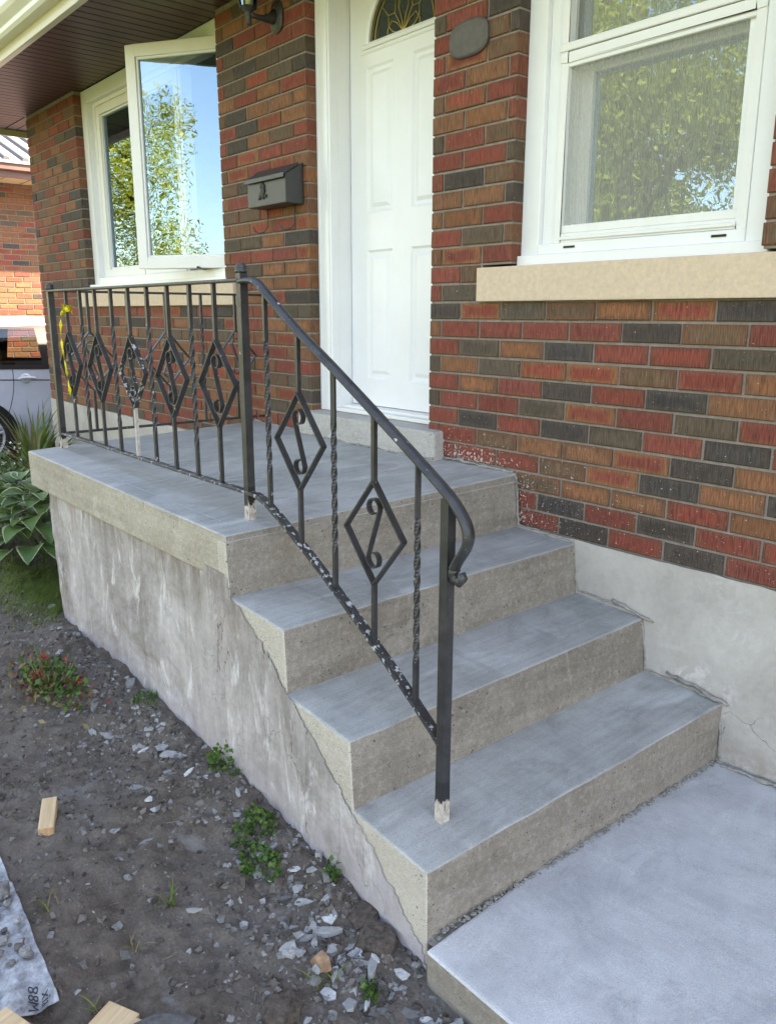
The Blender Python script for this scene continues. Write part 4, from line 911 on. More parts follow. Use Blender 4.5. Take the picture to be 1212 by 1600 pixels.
def panel(name, ys, t0s, t1s, mat, par, off):
    for sx in (1, -1):
        g = G(); vv = []
        for y, a_, b_ in zip(ys, t0s, t1s):
            for k in range(4): q = side_pt(y, a_ + (b_ - a_) * k / 3, off); vv.append((CXc + sx * (q[0] - CXc), q[1], q[2]))
        ff = [(i_ * 4 + k, (i_ + 1) * 4 + k, (i_ + 1) * 4 + k + 1, i_ * 4 + k + 1) for i_ in range(len(ys) - 1) for k in range(3)]; g.add(vv, ff); g.build(name, mat, par, True)
yy_ = [-.60, -.45, -.2, .1, .5, 1.0, 1.45, 1.80]; top_ = [.30, .70, .84, .88, .90, .90, .86, .45]
panel("window_trim", yy_, top_, [1.02] * 8, M_CARP, body, .003)
panel("window_trim", yy_, [q - .07 for q in top_], top_, M_BLACK, body, .005)
panel("window_trim", yy_, [-.02] * 8, [.07] * 8, M_BLACK, body, .005)
for ya_, yb2 in ((-.60, -.44), (-.19, -.02), (.50, .62), (1.64, 1.80)):
    tt = [float(np.interp(q, yy_, top_)) - .06 for q in (ya_, (ya_ + yb2) / 2, yb2)]; panel("pillar", [ya_, (ya_ + yb2) / 2, yb2], [.05] * 3, tt, M_BLACK, body, .006)
panel("corner_trim", [-.04, .0, .05, .12], [.05, .05, .05, .05], [.70, .40, .18, .06], M_BLACK, body, .0065); panel("corner_trim", [-.04, .0, .06, .16], [.50, .62, .72, .79], [.82] * 4, M_BLACK, body, .0065)
panel("side_window", [-.46, -.3, -.17], [.05] * 3, [.64, .74, .80], M_CARGL, body, .0035); panel("side_window", [-.04, .2, .52], [.05] * 3, [.80, .84, .86], M_CARGL, body, .0035); panel("side_window", [.60, 1.0, 1.4, 1.66], [.05] * 4, [.86, .86, .84, .62], M_CARGL, body, .0035)
g = G()
for sy_ in (.25, 1.15):
    for sx_ in (-.36, .36): g.box(CXc + sx_ - .22, CXc + sx_ + .22, sy_ - .12, sy_ + .06, GZ + .45, GZ + 1.02); g.box(CXc + sx_ - .12, CXc + sx_ + .12, sy_ - .12, sy_ - .04, GZ + 1.05, GZ + 1.22)
g.box(CXc - .75, CXc + .75, -.7, 1.9, GZ + .30, GZ + .45); g.build("seats", M_BLACK, car, False, .02, 2)
def flank(y, z, off=.004):
    P = sect(interp_st(y)); x_ = float(np.interp(z, [p[1] for p in P[:5]], [p[0] for p in P[:5]])); return (CXc + x_ + off, y, GZ + z)
g = G()
for yl in (.565,): g.tube([flank(yl, .24 + k * .07, .001) for k in range(11)], .004, 5)
g.tube([flank(.20 - .22 * (1 - k / 9) ** 2 - .0, .30 + k * .075, .001) for k in range(10)], .004, 5); g.tube([flank(-.7 + k * .22, .905 - .01 * k, .0) for k in range(12)], .006, 5); g.build("door_seams", M_BLACK, body)
g = G(); P = [flank(.225 + k * .03, .875 + .006 * math.sin(k / 6 * 3.14), .034) for k in range(7)]; g.tube(P, [.009, .014, .017, .018, .017, .014, .009], 8); g.box(*[CXc + sect(interp_st(.24))[3][0] - .01, CXc + sect(interp_st(.24))[3][0] + .03], .232, .25, GZ + .865, GZ + .885); g.build("door_handle", M_HANDLE, body, True)
g = G(); q = flank(.31, .875, .006); g.lathe(q, [(.05, 0), (.052, .004), (.03, .006)], 14, 0, 0); g.build("handle_recess", M_CARP, body, True)
g = G()
g.add([flank(-.86, .62, .008), flank(-.62, .66, .008), flank(-.58, .86, .008), flank(-.84, .84, .008)], [(0, 1, 2, 3)]); g.build("tail_light", M_TAIL, body)
for wy in WHY:
    for sx in (1, -1):
        X = CXc + sx * .80
        wr = G(); wr.lathe((X - .10 * sx, wy, GZ + .315), [(.0, -.0), (.30, 0), (.318, .02 * sx), (.318, .165 * sx), (.305, .185 * sx), (.232, .190 * sx), (.225, .165 * sx), (.10, .150 * sx)], 28, 0, 0); wo = wr.build("wheel", M_TYRE, car, True)
        rm = G(); rm.lathe((X - .10 * sx, wy, GZ + .315), [(.222, .16 * sx), (.232, .188 * sx), (.222, .186 * sx), (.205, .150 * sx)], 28, 0, 0)
        for k in range(5):
            for dd in (-.12, .12):
                a_ = 2 * math.pi * k / 5 + dd + .3; rm.tube([(X + .075 * sx, wy + .035 * math.cos(a_ - dd), GZ + .315 + .035 * math.sin(a_ - dd)), (X + .080 * sx, wy + .22 * math.cos(a_), GZ + .315 + .22 * math.sin(a_))], [.022, .012], 5)
        rm.lathe((X + .055 * sx, wy, GZ + .315), [(.055, 0), (.05, .03 * sx), (.01, .035 * sx)], 14, 0, 0); rm.build("rim", M_RIM, wo)
        ar = G(); n_ = 22; vv = []
        for k in range(n_ + 1):
            a_ = math.pi * (-.12 + 1.24 * k / n_)
            for r_ in (.30, .375): z_ = .315 + r_ * math.sin(a_); P_ = sect(interp_st(wy + r_ * math.cos(a_))); x_ = float(np.interp(max(z_, .2), [p[1] for p in P_[:5]], [p[0] for p in P_[:5]])); vv.append((CXc + sx * (x_ + .004), wy + r_ * math.cos(a_), GZ + z_))
        ar.add(vv, [(2 * k, 2 * k + 1, 2 * k + 3, 2 * k + 2) for k in range(n_)]); ar.build("wheel_arch", M_BLACK, body)

# ------------------------------------------------------------------ rubble and chips
def inframe_z(x, y): return float(gh(x, y))
def rock_geo(ctr, r, flat, seed, lat=4, lon=7, jit=.22):
    """irregular convex lump from a jittered low sphere"""
    rr_ = np.random.RandomState(seed); pts = []
    vv = [(0, 0, 1)]
    for i_ in range(1, lat):
        for k in range(lon):
            t = math.pi * i_ / lat; p = 2 * math.pi * (k + .5 * (i_ % 2)) / lon; vv.append((math.sin(t) * math.cos(p), math.sin(t) * math.sin(p), math.cos(t)))
    vv.append((0, 0, -1)); ff = [(0, 1 + k, 1 + (k + 1) % lon) for k in range(lon)]
    for i_ in range(lat - 2):
        for k in range(lon): a_ = 1 + i_ * lon; b_ = a_ + lon; ff.append((a_ + k, b_ + k, b_ + (k + 1) % lon, a_ + (k + 1) % lon))
    e = len(vv) - 1; a_ = 1 + (lat - 2) * lon; ff += [(a_ + k, e, a_ + (k + 1) % lon) for k in range(lon)]
    s3 = np.array([1, rr_.uniform(.55, .9), flat]); out = []
    ca_, sa_ = math.cos(seed * 1.7), math.sin(seed * 1.7)
    for p in vv:
        q = np.array(p) * (1 + rr_.uniform(-jit, jit)) * s3 * r; q = np.sign(q) * np.minimum(abs(q), np.array([.82, .62, .7 * flat + .02]) * r)
        out.append((ctr[0] + q[0] * ca_ - q[1] * sa_, ctr[1] + q[0] * sa_ + q[1] * ca_, ctr[2] + q[2]))
    return out, ff
def col_mesh(o, c_): setattr_col(o.data, "ca", [(*c_, 1)] * len(o.data.polygons))
# thousands of small stones and crumbs: one mass
P0 = np.array([(-1, -1, -1), (1, -1, -1), (1, 1, -1), (-1, 1, -1), (-1, -1, 1), (1, -1, 1), (1, 1, 1), (-1, 1, 1)], float)
FQ = np.array([(0, 3, 2, 1), (4, 5, 6, 7), (0, 1, 5, 4), (1, 2, 6, 5), (2, 3, 7, 6), (3, 0, 4, 7)])
def scatter(name, n, rmin, rmax, cols, dens, label, cat, seed):
    r_ = np.random.RandomState(seed); X = r_.uniform(-1.6, 1.85, n * 6); Y = r_.uniform(-2.35, -1.19, n * 6)
    keep = (r_.rand(n * 6) < dens(X, Y)) & ~((X > 1.30) & (Y > -1.22)); X, Y = X[keep][:n], Y[keep][:n]; n = len(X); Z = gh(X, Y)
    R_ = rmin + (rmax - rmin) * r_.rand(n) ** 3.2
    th = r_.rand(n) * 6.283; V_ = P0[None] * (1 + r_.uniform(-.7, .5, (n, 8, 3))) * np.stack([R_, R_ * r_.uniform(.5, 1, n), R_ * r_.uniform(.3, .7, n)], 1)[:, None, :]
    V_[:, 4:, :2] *= r_.uniform(.4, .85, (n, 1, 1))
    tl = r_.uniform(-.4, .4, n); V_[:, :, 2] += V_[:, :, 0] * tl[:, None]
    ct, st_ = np.cos(th)[:, None], np.sin(th)[:, None]; x_ = V_[:, :, 0] * ct - V_[:, :, 1] * st_; y_ = V_[:, :, 0] * st_ + V_[:, :, 1] * ct
    W_ = np.stack([x_ + X[:, None], y_ + Y[:, None], V_[:, :, 2] + (Z + R_ * .18)[:, None]], -1).reshape(-1, 3)
    F_ = (FQ[None] + (np.arange(n) * 8)[:, None, None]).reshape(-1, 4)
    me = bpy.data.meshes.new(name); me.from_pydata(W_.tolist(), [], F_.tolist())
    cs = np.array(cols)[r_.randint(0, len(cols), n)] * r_.uniform(.75, 1.25, (n, 1)); cs = np.concatenate([cs, np.ones((n, 1))], 1); setattr_col(me, "ca", np.repeat(cs, 6, 0))
    return tag(link(name, me, None, [M_STONE]), label, cat, kind="stuff")
ga = np.exp
d1 = lambda X, Y: np.clip(.06 + .62 * ga(-((Y + 1.22) / .13) ** 2) + .85 * ga(-(((X - 1.10) / .26) ** 2 + ((Y + 1.38) / .16) ** 2)) + .4 * ga(-(((X - .0) / .35) ** 2 + ((Y + 1.36) / .14) ** 2)), 0, 1) * np.clip((X + 1.4) / .5, .15, 1)
scatter("gravel", 5200, .0015, .0125, [(.16, .148, .135), (.20, .195, .185), (.11, .095, .083), (.28, .275, .265), (.12, .097, .078), (.14, .125, .11)], d1, "small grey concrete crumbs and gravel strewn over the dark soil", "gravel", 3)
d2 = lambda X, Y: np.clip(.35 + .5 * vn(X, Y, 3, 91), 0, 1)
scatter("soil_crumbs", 9000, .0012, .011, [(.105, .09, .077), (.145, .125, .108), (.075, .063, .054), (.175, .155, .137)], d2, "dark brown crumbs of loose earth covering the garden soil", "soil", 5)
r_ = random.Random(77); g = G()
for k in range(110):
    x, y = r_.uniform(-1.2, 1.35), r_.uniform(-2.2, -1.24); a_ = r_.uniform(0, 6.28); l_ = r_.uniform(.012, .055); z = float(gh(x, y)) + .003
    g.tube([(x, y, z), (x + l_ * .5 * math.cos(a_), y + l_ * .5 * math.sin(a_), z + r_.uniform(0, .006)), (x + l_ * math.cos(a_ + .2), y + l_ * math.sin(a_ + .2), z + r_.uniform(-.002, .004))], [.0012, .001, .0006], 4)
tag(g.build("dry_twigs", simple("dry_twig", (.17, .13, .085), .9, .3, 40), None, kind="stuff"), "dry twigs and straw bits scattered over the bare soil", "twigs")
def chip(name, x, y, lx, ly, th, rot, c_, label=None, cat=None, group=None, tilt=.08, seed=0):
    r_ = random.Random(seed * 13 + 5); n_ = r_.randint(7, 10) if lx > .03 else r_.randint(5, 7); g = G(); pts = []
    for k in range(n_):
        a_ = 2 * math.pi * k / n_ + r_.uniform(-.22, .22); q = r_.uniform(.55, 1.12); px, py = lx * q * math.cos(a_), ly * q * math.sin(a_); pts.append((px, py))
    tx, ty = r_.uniform(-tilt, tilt), r_.uniform(-tilt, tilt)
    z0 = inframe_z(x, y) + th * .35; cr_, sr_ = math.cos(rot), math.sin(rot)
    def W(px, py, pz): return (x + px * cr_ - py * sr_, y + px * sr_ + py * cr_, z0 + pz + px * tx + py * ty)
    vv = [W(px, py, -th * .6) for px, py in pts] + [W(px, py, th * .25 + r_.uniform(-.1, .1) * th) for px, py in pts] + [W(px * .93, py * .93, th * .42 + r_.uniform(-.12, .12) * th) for px, py in pts]
    ff = [tuple(range(n_))[::-1]] + [(k, (k + 1) % n_, n_ + (k + 1) % n_, n_ + k) for k in range(n_)] + [(n_ + k, n_ + (k + 1) % n_, 2 * n_ + (k + 1) % n_, 2 * n_ + k) for k in range(n_)] + [tuple(range(2 * n_, 3 * n_))]
    g.add(vv, ff); o = g.build(name, M_CHIP, None); col_mesh(o, c_); return tag(o, label, cat, group)
GL = (.32, .32, .31); GM = (.24, .238, .23); GW = (.52, .52, .51); GD = (.17, .165, .16)
CH = [(-.047, -1.364, .062, .018, .010, .50, GL, "long thin grey concrete flake lying past the red flowers"), (-.129, -1.408, .028, .020, .010, .1, GL, "squarish grey concrete flake right of the red flowers"),
      (-.255, -1.349, .050, .018, .014, -.5, GM, "pointed grey slab piece leaning at the flowering plant"), (-1.286, -1.159, .032, .018, .010, -.4, GL, "pale flake at the edge of the grass patch"),
      (-1.096, -1.115, .024, .02, .02, .2, GL, "rounded pale stone at the porch's far corner"), (.274, -1.425, .045, .016, .008, .5, GM, "narrow grey flake on the grey dusty soil"),
      (.22, -1.285, .055, .022, .007, .75, GL, "flat grey sheet of peeled parging by the porch wall"), (.139, -1.28, .030, .028, .007, .0, GL, "square of peeled grey parging beside a larger sheet"),
      (-.308, -1.197, .045, .022, .014, -.6, GM, "grey slab fragment against the base of the porch wall"), (-.225, -1.176, .035, .026, .016, .3, GD, "dark grey slab fragment against the base of the porch wall"),
      (.76, -1.182, .022, .013, .018, 1.2, GL, "smooth light stone touching the porch wall"), (1.461, -1.262, .062, .022, .020, -.75, GL, "long pale concrete slab piece beside the path edge"),
      (1.219, -1.404, .030, .018, .007, .2, GW, "bright white paint flake near the brick shard"), (1.079, -1.32, .045, .016, .012, .9, GL, "long grey flake on top of the rubble heap"),
      (1.232, -1.300, .042, .013, .014, -.8, GL, "long rounded grey stone in the rubble heap"), (1.43, -1.285, .035, .026, .02, .4, GM, "blocky grey concrete lump behind the long slab piece")]
for k, (x, y, lx, ly, th, rot, c_, lb) in enumerate(CH): chip("concrete_chip", x, y, lx, ly, th, rot, c_, lb, "concrete chip", None, .1, k + 1)
EX_ = [(-.085, -1.467), (.017, -1.273), (-.309, -1.23), (.391, -1.438), (.435, -1.448), (.455, -1.564), (.537, -1.513), (.769, -1.428), (.775, -1.263), (.94, -1.454), (.843, -1.536), (1.046, -1.343), (1.142, -1.339), (1.142, -1.293), (1.165, -1.40), (1.179, -1.294), (1.355, -1.295), (1.385, -1.286), (1.313, -1.345), (1.266, -1.388), (.778, -1.301), (.974, -1.312), (.924, -1.336), (1.076, -1.417), (-.985, -1.368), (-.745, -1.465), (-.502, -1.33), (.30, -1.34), (.61, -1.28), (.55, -1.24), (.88, -1.27), (1.01, -1.26), (1.06, -1.29), (1.10, -1.36), (1.20, -1.36), (1.0, -1.38), (1.14, -1.25), (.36, -1.30), (.10, -1.33), (-.15, -1.25)]
for k in range(44):
    EX_.append((rng.gauss(1.09, .12), rng.gauss(-1.345, .055)) if k < 30 else (rng.uniform(1.2, 1.5), rng.uniform(-1.42, -1.27)))
EX_ = [p for p in EX_ if p[1] < -1.235]
for k, (x, y) in enumerate(EX_):
    heap = x > .93
    chip("concrete_flake", x, y, rng.uniform(.012, .030), rng.uniform(.007, .016), rng.uniform(.004, .008), rng.uniform(0, 3), rng.choice([GL, GM, GL, GW, GD]),
         "small grey concrete flake in the rubble heap below the step corner" if heap else "small grey concrete flake scattered on the soil along the porch wall", "concrete chip",
         "flakes in the rubble heap" if heap else "flakes along the porch wall", .25, 100 + k)
def lump(name, x, y, r_, flat, mat, label, cat, seed, dz=.0, sx=1.0, rot=0):
    v_, f_ = rock_geo((0, 0, 0), r_, flat, seed, 7, 11, .17); cr_, sr_ = math.cos(rot), math.sin(rot); g = G()
    g.add([(x + p[0] * sx * cr_ - p[1] * sr_, y + p[0] * sx * sr_ + p[1] * cr_, inframe_z(x, y) + p[2] + dz) for p in v_], f_); o = g.build(name, mat, None, False); return tag(o, label, cat)
lump("earth_clod", 1.10, -1.215, .048, .42, M_CLOD, "brown stone-like clod against the porch wall, upper of two", "clod", 3, .002, 1.2, -.5)
lump("earth_clod", 1.175, -1.235, .055, .45, M_CLOD, "brown clod below the step corner, lower of two", "clod", 8, .0, 1.25, -.6)
lump("earth_clod", 1.195, -1.511, .050, .5, M_CLOD, "reddish brown clod near the front of the bare soil", "clod", 12, .006, 1.4, .5)
lump("earth_clod", 1.09, -1.735, .060, .6, M_CLODG, "long grey lump of earth between lumber scrap and rubble", "clod", 17, .01, 1.7, .9)
g = G(); x, y = 1.154, -1.383; z = inframe_z(x, y)
g.add([(x - .030, y - .012, z), (x + .022, y - .018, z), (x + .026, y + .014, z), (x - .022, y + .016, z), (x - .006, y - .012, z + .032), (x + .020, y - .012, z + .020), (x + .020, y + .012, z + .036), (x - .010, y + .012, z + .034)], [(0, 3, 2, 1), (4, 5, 6, 7), (0, 1, 5, 4), (1, 2, 6, 5), (2, 3, 7, 6), (3, 0, 4, 7)])
tag(g.build("brick_shard", simple("tan_shard", (.33, .20, .12), .8, .2, 50, .4), None, False, .002, 1), "tan wedge of broken brick on the rubble heap", "brick piece")
# lumber offcuts
def lumber(name, x, y, lx, ly, lz, rot, label, tilt=0.0, z=None):
    o = empty(name, (x, y, (inframe_z(x, y) if z is None else z) + lz / 2 - .004), False); o.rotation_euler = (0, tilt, rot); tag(o, label, "lumber")
    g = G(); g.box(-lx / 2, lx / 2, -ly / 2, ly / 2, -lz / 2, lz / 2); q = g.build("wood_block", [M_WOOD0, M_WOOD1], o, False, .0025, 2)
    for p_ in q.data.polygons: p_.material_index = 1 if abs(p_.normal.x) > .8 else 0
    return o
lumber("lumber_offcut", .292, -1.690, .150, .040, .036, -.38, "small light wood block lying alone on the dark soil")
lumber("lumber_offcut", .965, -2.045, .20, .10, .085, -1.25, "thick pale lumber block at the bag's torn end")
lumber("lumber_offcut", 1.050, -1.885, .26, .080, .036, -1.12, "flat pale plank offcut resting against a small block", .03)
lumber("lumber_offcut", 1.052, -1.800, .090, .045, .030, -1.12, "short pale wood block under the flat plank", .0)
# torn cement bag with lettering and spilled cement
bag = empty("cement_bag", (.70, -1.95, -.06)); tag(bag, "torn dusty plastic cement bag with dark lettering and spilled rubble", "bag")
A_, B_, C_, D__ = Vector((.30, -1.835)), Vector((.888, -1.866)), Vector((.84, -2.12)), Vector((.25, -2.35)); g = G(); nu, nv = 34, 22; vv = []
for i_ in range(nu + 1):
    for k in range(nv + 1):
        u_, v_ = i_ / nu, k / nv; p = A_.lerp(B_, u_).lerp(D__.lerp(C_, u_), v_); fold = max(0, u_ - .86) / .14
        vv.append((p.x, p.y, max(inframe_z(p.x, p.y), -.09) + .014 + .010 * float(fbm(p.x, p.y, 14, 3, 81)) + .012 * fold * (1 - v_)))
g.add(vv, [(i_ * (nv + 1) + k, i_ * (nv + 1) + k + 1, (i_ + 1) * (nv + 1) + k + 1, (i_ + 1) * (nv + 1) + k) for i_ in range(nu) for k in range(nv)]); g.build("sheet", M_BAG, bag, True)
def bagtext(txt, x, y, size, rot):
    cu = bpy.data.curves.new("lettering", 'FONT'); cu.body = txt; cu.size = size; cu.extrude = .0004; cu.align_x = 'CENTER'; cu.resolution_u = 3
    t = bpy.data.objects.new("lettering_src", cu); col.objects.link(t); bpy.context.view_layer.update(); dg = bpy.context.evaluated_depsgraph_get()
    me = bpy.data.meshes.new_from_object(t.evaluated_get(dg)); bpy.data.objects.remove(t)
    R2 = Matrix.Rotation(rot, 4, 'Z'); zz = max(inframe_z(x, y), -.09)
    for v_ in me.vertices:
        q = R2 @ v_.co; v_.co = (q.x + x, q.y + y, q.z + max(inframe_z(q.x + x, q.y + y), -.09) + .034 + .010 * float(fbm(q.x + x, q.y + y, 14, 3, 81)))
    link("lettering", me, bag, [M_INK])
bagtext("xia", .868, -1.895, .028, -.30); bagtext("88M", .856, -1.918, .028, -.30)
V2, F2 = [], []
g = G(); cols_ = []
for k in range(150):
    u_, v_ = rng.random() ** .8, rng.random() ** 1.5; p = A_.lerp(B_, u_ * .80).lerp(D__.lerp(C_, u_ * .80), .06 + v_ * .8); r_ = rng.uniform(.004, .022) * (1.4 if rng.random() < .12 else .8)
    v_, f_ = rock_geo((p.x, p.y, max(inframe_z(p.x, p.y), -.09) + .02 + r_ * .3), r_, rng.uniform(.5, .9), 200 + k); g.add(v_, f_); c_ = rng.choice([GD, GM, GL, (.12, .11, .10)]); cols_ += [(*c_, 1)] * len(f_)
o = g.build("spilled_rubble", M_CHIP, bag, kind="stuff"); setattr_col(o.data, "ca", cols_)

# ------------------------------------------------------------------ plants
def tone(me, vals): a_ = me.attributes.new("tone", 'FLOAT', 'FACE'); a_.data.foreach_set("value", np.asarray(vals, dtype=np.float32))
def leafy(name, centres, size, mat, parent, r_, up=.3, aspect=.55):
    """many small pointed leaves, one mesh"""
    n = len(centres); Ctr = np.array(centres); d = r_.normal(size=(n, 3)); d[:, 2] += up; d /= np.linalg.norm(d, axis=1)[:, None]
    s_ = np.cross(d, r_.normal(size=(n, 3))); s_ /= np.linalg.norm(s_, axis=1)[:, None]; nn = np.cross(d, s_); S = (size * r_.uniform(.6, 1.35, n))[:, None]
    Vv = np.stack([Ctr, Ctr + d * S * .45 + s_ * S * aspect * .5 + nn * S * .08, Ctr + d * S, Ctr + d * S * .45 - s_ * S * aspect * .5 + nn * S * .08], 1).reshape(-1, 3)
    Ff = np.arange(n * 4).reshape(n, 4); me = bpy.data.meshes.new(name)
    me.vertices.add(n * 4); me.vertices.foreach_set("co", Vv.astype(np.float32).ravel()); me.loops.add(n * 4); me.loops.foreach_set("vertex_index", Ff.astype(np.int32).ravel()); me.polygons.add(n); me.polygons.foreach_set("loop_start", np.arange(0, n * 4, 4, dtype=np.int32)); me.update(calc_edges=True)
    tone(me, r_.rand(n)); return link(name, me, parent, [mat])
def weed(x, y, R_, h, n, label, seed, mat=M_WEED, size=.014, name="weed", cat="weed"):
    r_ = np.random.RandomState(seed); e = empty(name, (x, y, inframe_z(x, y))); tag(e, label, cat)
    a_ = r_.rand(n) * 6.283; q = R_ * np.sqrt(r_.rand(n)); cx_ = x + q * np.cos(a_) * 1.1 + .25 * R_ * np.cos(3 * a_); cy_ = y + q * np.sin(a_) * .85; zz = gh(cx_, cy_) + h * (1 - (q / R_) ** 2) * r_.rand(n) + .004
    leafy("leaves", np.stack([cx_, cy_, zz], 1), size, mat, e, r_, .55, .85)
    g = G()
    for k in range(9): j = r_.randint(n); g.tube([(x + (cx_[j] - x) * .2, y + (cy_[j] - y) * .2, inframe_z(x, y)), (cx_[j], cy_[j], zz[j])], .0012, 4)
    g.build("stems", M_STEM, e)
weed(.400, -1.200, .060, .075, 240, "bushy green weed against the porch wall, nearest the flowers", 2)
weed(.690, -1.255, .050, .05, 150, "green clover-like weed clump along the wall, upper middle one", 4); weed(.80, -1.320, .062, .05, 230, "green clover-like weed clump in the rubble, lower middle one", 6)
weed(.70, -1.315, .040, .03, 80, "thin weed sprouting left of the clover-like clumps", 9, size=.012); weed(.975, -1.215, .020, .04, 40, "tiny weed at the wall foot by the brown clods", 12); weed(1.272, -1.335, .022, .035, 46, "tiny dark green weed beside the rubble heap", 14)
weed(-.16, -1.205, .055, .03, 90, "low green weed between slab fragments near the flowers", 16, size=.012)
def blades(name, x, y, n, h0, h1, spread, wid, mats, label, cat, seed, R_=.03, each=False, group=None, lean=(0, 0)):
    r_ = random.Random(seed); e = empty(name, (x, y, inframe_z(x, y))); tag(e, label, cat, group); gs = [G() for _ in mats]; tn = [[] for _ in mats]
    for k in range(n):
        a_ = r_.uniform(0, 6.283); h = r_.uniform(h0, h1); ln = r_.uniform(.25, 1.0) * spread; bx_, by_ = x + r_.uniform(-R_, R_), y + r_.uniform(-R_, R_); zb = inframe_z(bx_, by_) - .005; vv = []; m_ = 6
        for j in range(m_ + 1):
            t = j / m_; px = bx_ + (math.cos(a_) * ln + lean[0] * h) * t ** 1.6; py = by_ + (math.sin(a_) * ln + lean[1] * h) * t ** 1.6; pz = zb + h * (t - .45 * (ln / max(spread, .01)) * t ** 3); w_ = wid * (1 - t ** 2.2) * (.7 + .3 * min(1, t * 4)) * .5 + .0004
            vv += [(px - math.sin(a_) * w_, py + math.cos(a_) * w_, pz), (px + math.sin(a_) * w_, py - math.cos(a_) * w_, pz)]
        ff = [(2 * j, 2 * j + 1, 2 * j + 3, 2 * j + 2) for j in range(m_)]; mi = 0 if (len(mats) == 1 or r_.random() < .75) else 1
        if each:
            g = G(); g.add(vv, ff); o = g.build("blade", mats[mi], e); tone(o.data, [r_.random()] * m_)
        else: gs[mi].add(vv, ff); tn[mi] += [r_.random()] * m_
    if not each:
        for g, m_, t_ in zip(gs, mats, tn):
            if g.f: o = g.build("blades", m_, e); tone(o.data, t_)
# tall strap leaves beyond the porch corner
for (x, y, n, h0, h1, sp, lb, sd) in ((-4.25, -.28, 44, .60, 1.0, .70, "tall arching strap leaf plant in front of the car wheel", 21), (-4.9, -.10, 30, .6, .95, .45, "strap leaf plant at the house corner by the car", 22), (-3.75, -.42, 30, .42, .75, .6, "shorter strap leaf plant behind the porch corner", 23)):
    blades("strap_leaf_plant", x, y, n, h0, h1, sp, .030, [M_BLADE, M_STRAW], lb, "plant", sd, .07, True, "strap leaf plants by the driveway", (.10, .04))
blades("grass_tuft", .79, -1.564, 12, .03, .075, .05, .004, [M_GRASS, M_STRAW], "small solitary grass tuft in the middle of the bare soil", "grass", 31, .01)
blades("grass_tuft", .85, -1.68, 9, .02, .05, .05, .003, [M_STRAW], "dry little grass tuft on bare soil below the green tuft", "grass", 32, .012)
blades("grass_tuft", .96, -1.815, 14, .02, .06, .06, .003, [M_STRAW, M_GRASS], "dry grass stalks between the bag corner and plank", "grass", 33, .02)
blades("grass_tuft", 1.19, -1.40, 14, .02, .05, .05, .003, [M_GRASS, M_STRAW], "grass tuft half buried by the white paint flake", "grass", 34, .025)
blades("grass_tuft", .62, -1.79, 12, .02, .05, .05, .003, [M_STRAW, M_GRASS], "dry grass wisps along the bag edge", "grass", 35, .03)
# short grass patch by the porch corner: a mass
r_ = random.Random(41); g = G(); tn = []
for k in range(11000):
    x, y = r_.gauss(-1.55, .34), r_.gauss(-1.10, .11)
    if r_.random() < .3: x, y = r_.uniform(-3.2, -1.2), r_.uniform(-1.35, -.7)
    if (x > -1.14 and y > -1.2) or x > -1.05: continue
    h = r_.uniform(.014, .05); a_ = r_.uniform(0, 6.28); l_ = r_.uniform(0, .04); w_ = .0022
    g.v += [(x - w_, y, 0), (x + w_, y, 0), (x + l_ * math.cos(a_), y + l_ * math.sin(a_), h)]; b_ = len(g.v) - 3; g.f.append((b_, b_ + 1, b_ + 2)); g.mi.append(0); tn.append(r_.random())
va = np.array(g.v); va[:, 2] += gh(va[:, 0], va[:, 1]); g.v = va.tolist(); o = g.build("grass_patch", M_GRASS); tone(o.data, tn); tag(o, "short green grass at the foot of the porch's far corner", "grass", kind="stuff")
# hosta: every leaf is its own part
def leaf_mesh(seed):
    r_ = random.Random(seed); nu, nv = 7, 9; vv = []; uv = []; Ln = 1.0
    for j in range(nv + 1):
        t = j / nv; w_ = .36 * math.sin(math.pi * min(1, t ** .8 * .98 + .02)) ** .8 * (1 - .25 * t) + .004
        for i_ in range(nu + 1):
            s_ = i_ / nu * 2 - 1; vv.append((s_ * w_, t * Ln * .95, .22 * t - .42 * t ** 2.4 + .10 * abs(s_) ** 1.4 * w_ / .36 + .018 * math.sin(t * 9 + s_ * 3 + seed) * abs(s_))); uv.append((i_ / nu, t))
    ff = [(j * (nu + 1) + i_, j * (nu + 1) + i_ + 1, (j + 1) * (nu + 1) + i_ + 1, (j + 1) * (nu + 1) + i_) for j in range(nv) for i_ in range(nu)]
    me = bpy.data.meshes.new("leaf"); me.from_pydata(vv, [], ff); ul = me.uv_layers.new(name="UVMap"); ul.data.foreach_set("uv", np.array([uv[l.vertex_index] for l in me.loops], dtype=np.float32).ravel())
    me.polygons.foreach_set("use_smooth", [True] * len(me.polygons)); me.materials.append(M_HOSTA); return me
LM = [leaf_mesh(k) for k in range(5)]
def hosta(x, y, n, size, R_, label, seed):
    r_ = random.Random(seed); z0 = inframe_z(x, y); e = empty("hosta_plant", (x, y, z0), False); tag(e, label, "plant", "variegated hostas beside the porch")
    for k in range(n):
        t = (k + .5) / n; a_ = k * 2.39996 + r_.uniform(-.3, .3); rad = R_ * (.15 + .55 * t); o = bpy.data.objects.new("leaf", LM[r_.randrange(5)]); col.objects.link(o); o.parent = e
        hgt = .30 * (1 - t * .85) * size / .17 + .04; o.location = (rad * math.cos(a_), rad * math.sin(a_), hgt); s_ = size * r_.uniform(.75, 1.2); o.scale = (s_, s_, s_)
        o.rotation_euler = (math.radians(r_.uniform(-2, 24) * (1 - t) + r_.uniform(-22, 8) * t), r_.uniform(-.25, .25), a_ - math.pi / 2)
    g = G()
    for k in range(8): a_ = k * .8; g.tube([(0, 0, 0), (R_ * .35 * math.cos(a_), R_ * .35 * math.sin(a_), .14 * size / .17)], .004, 5)
    g.build("stems", M_STEM, e)
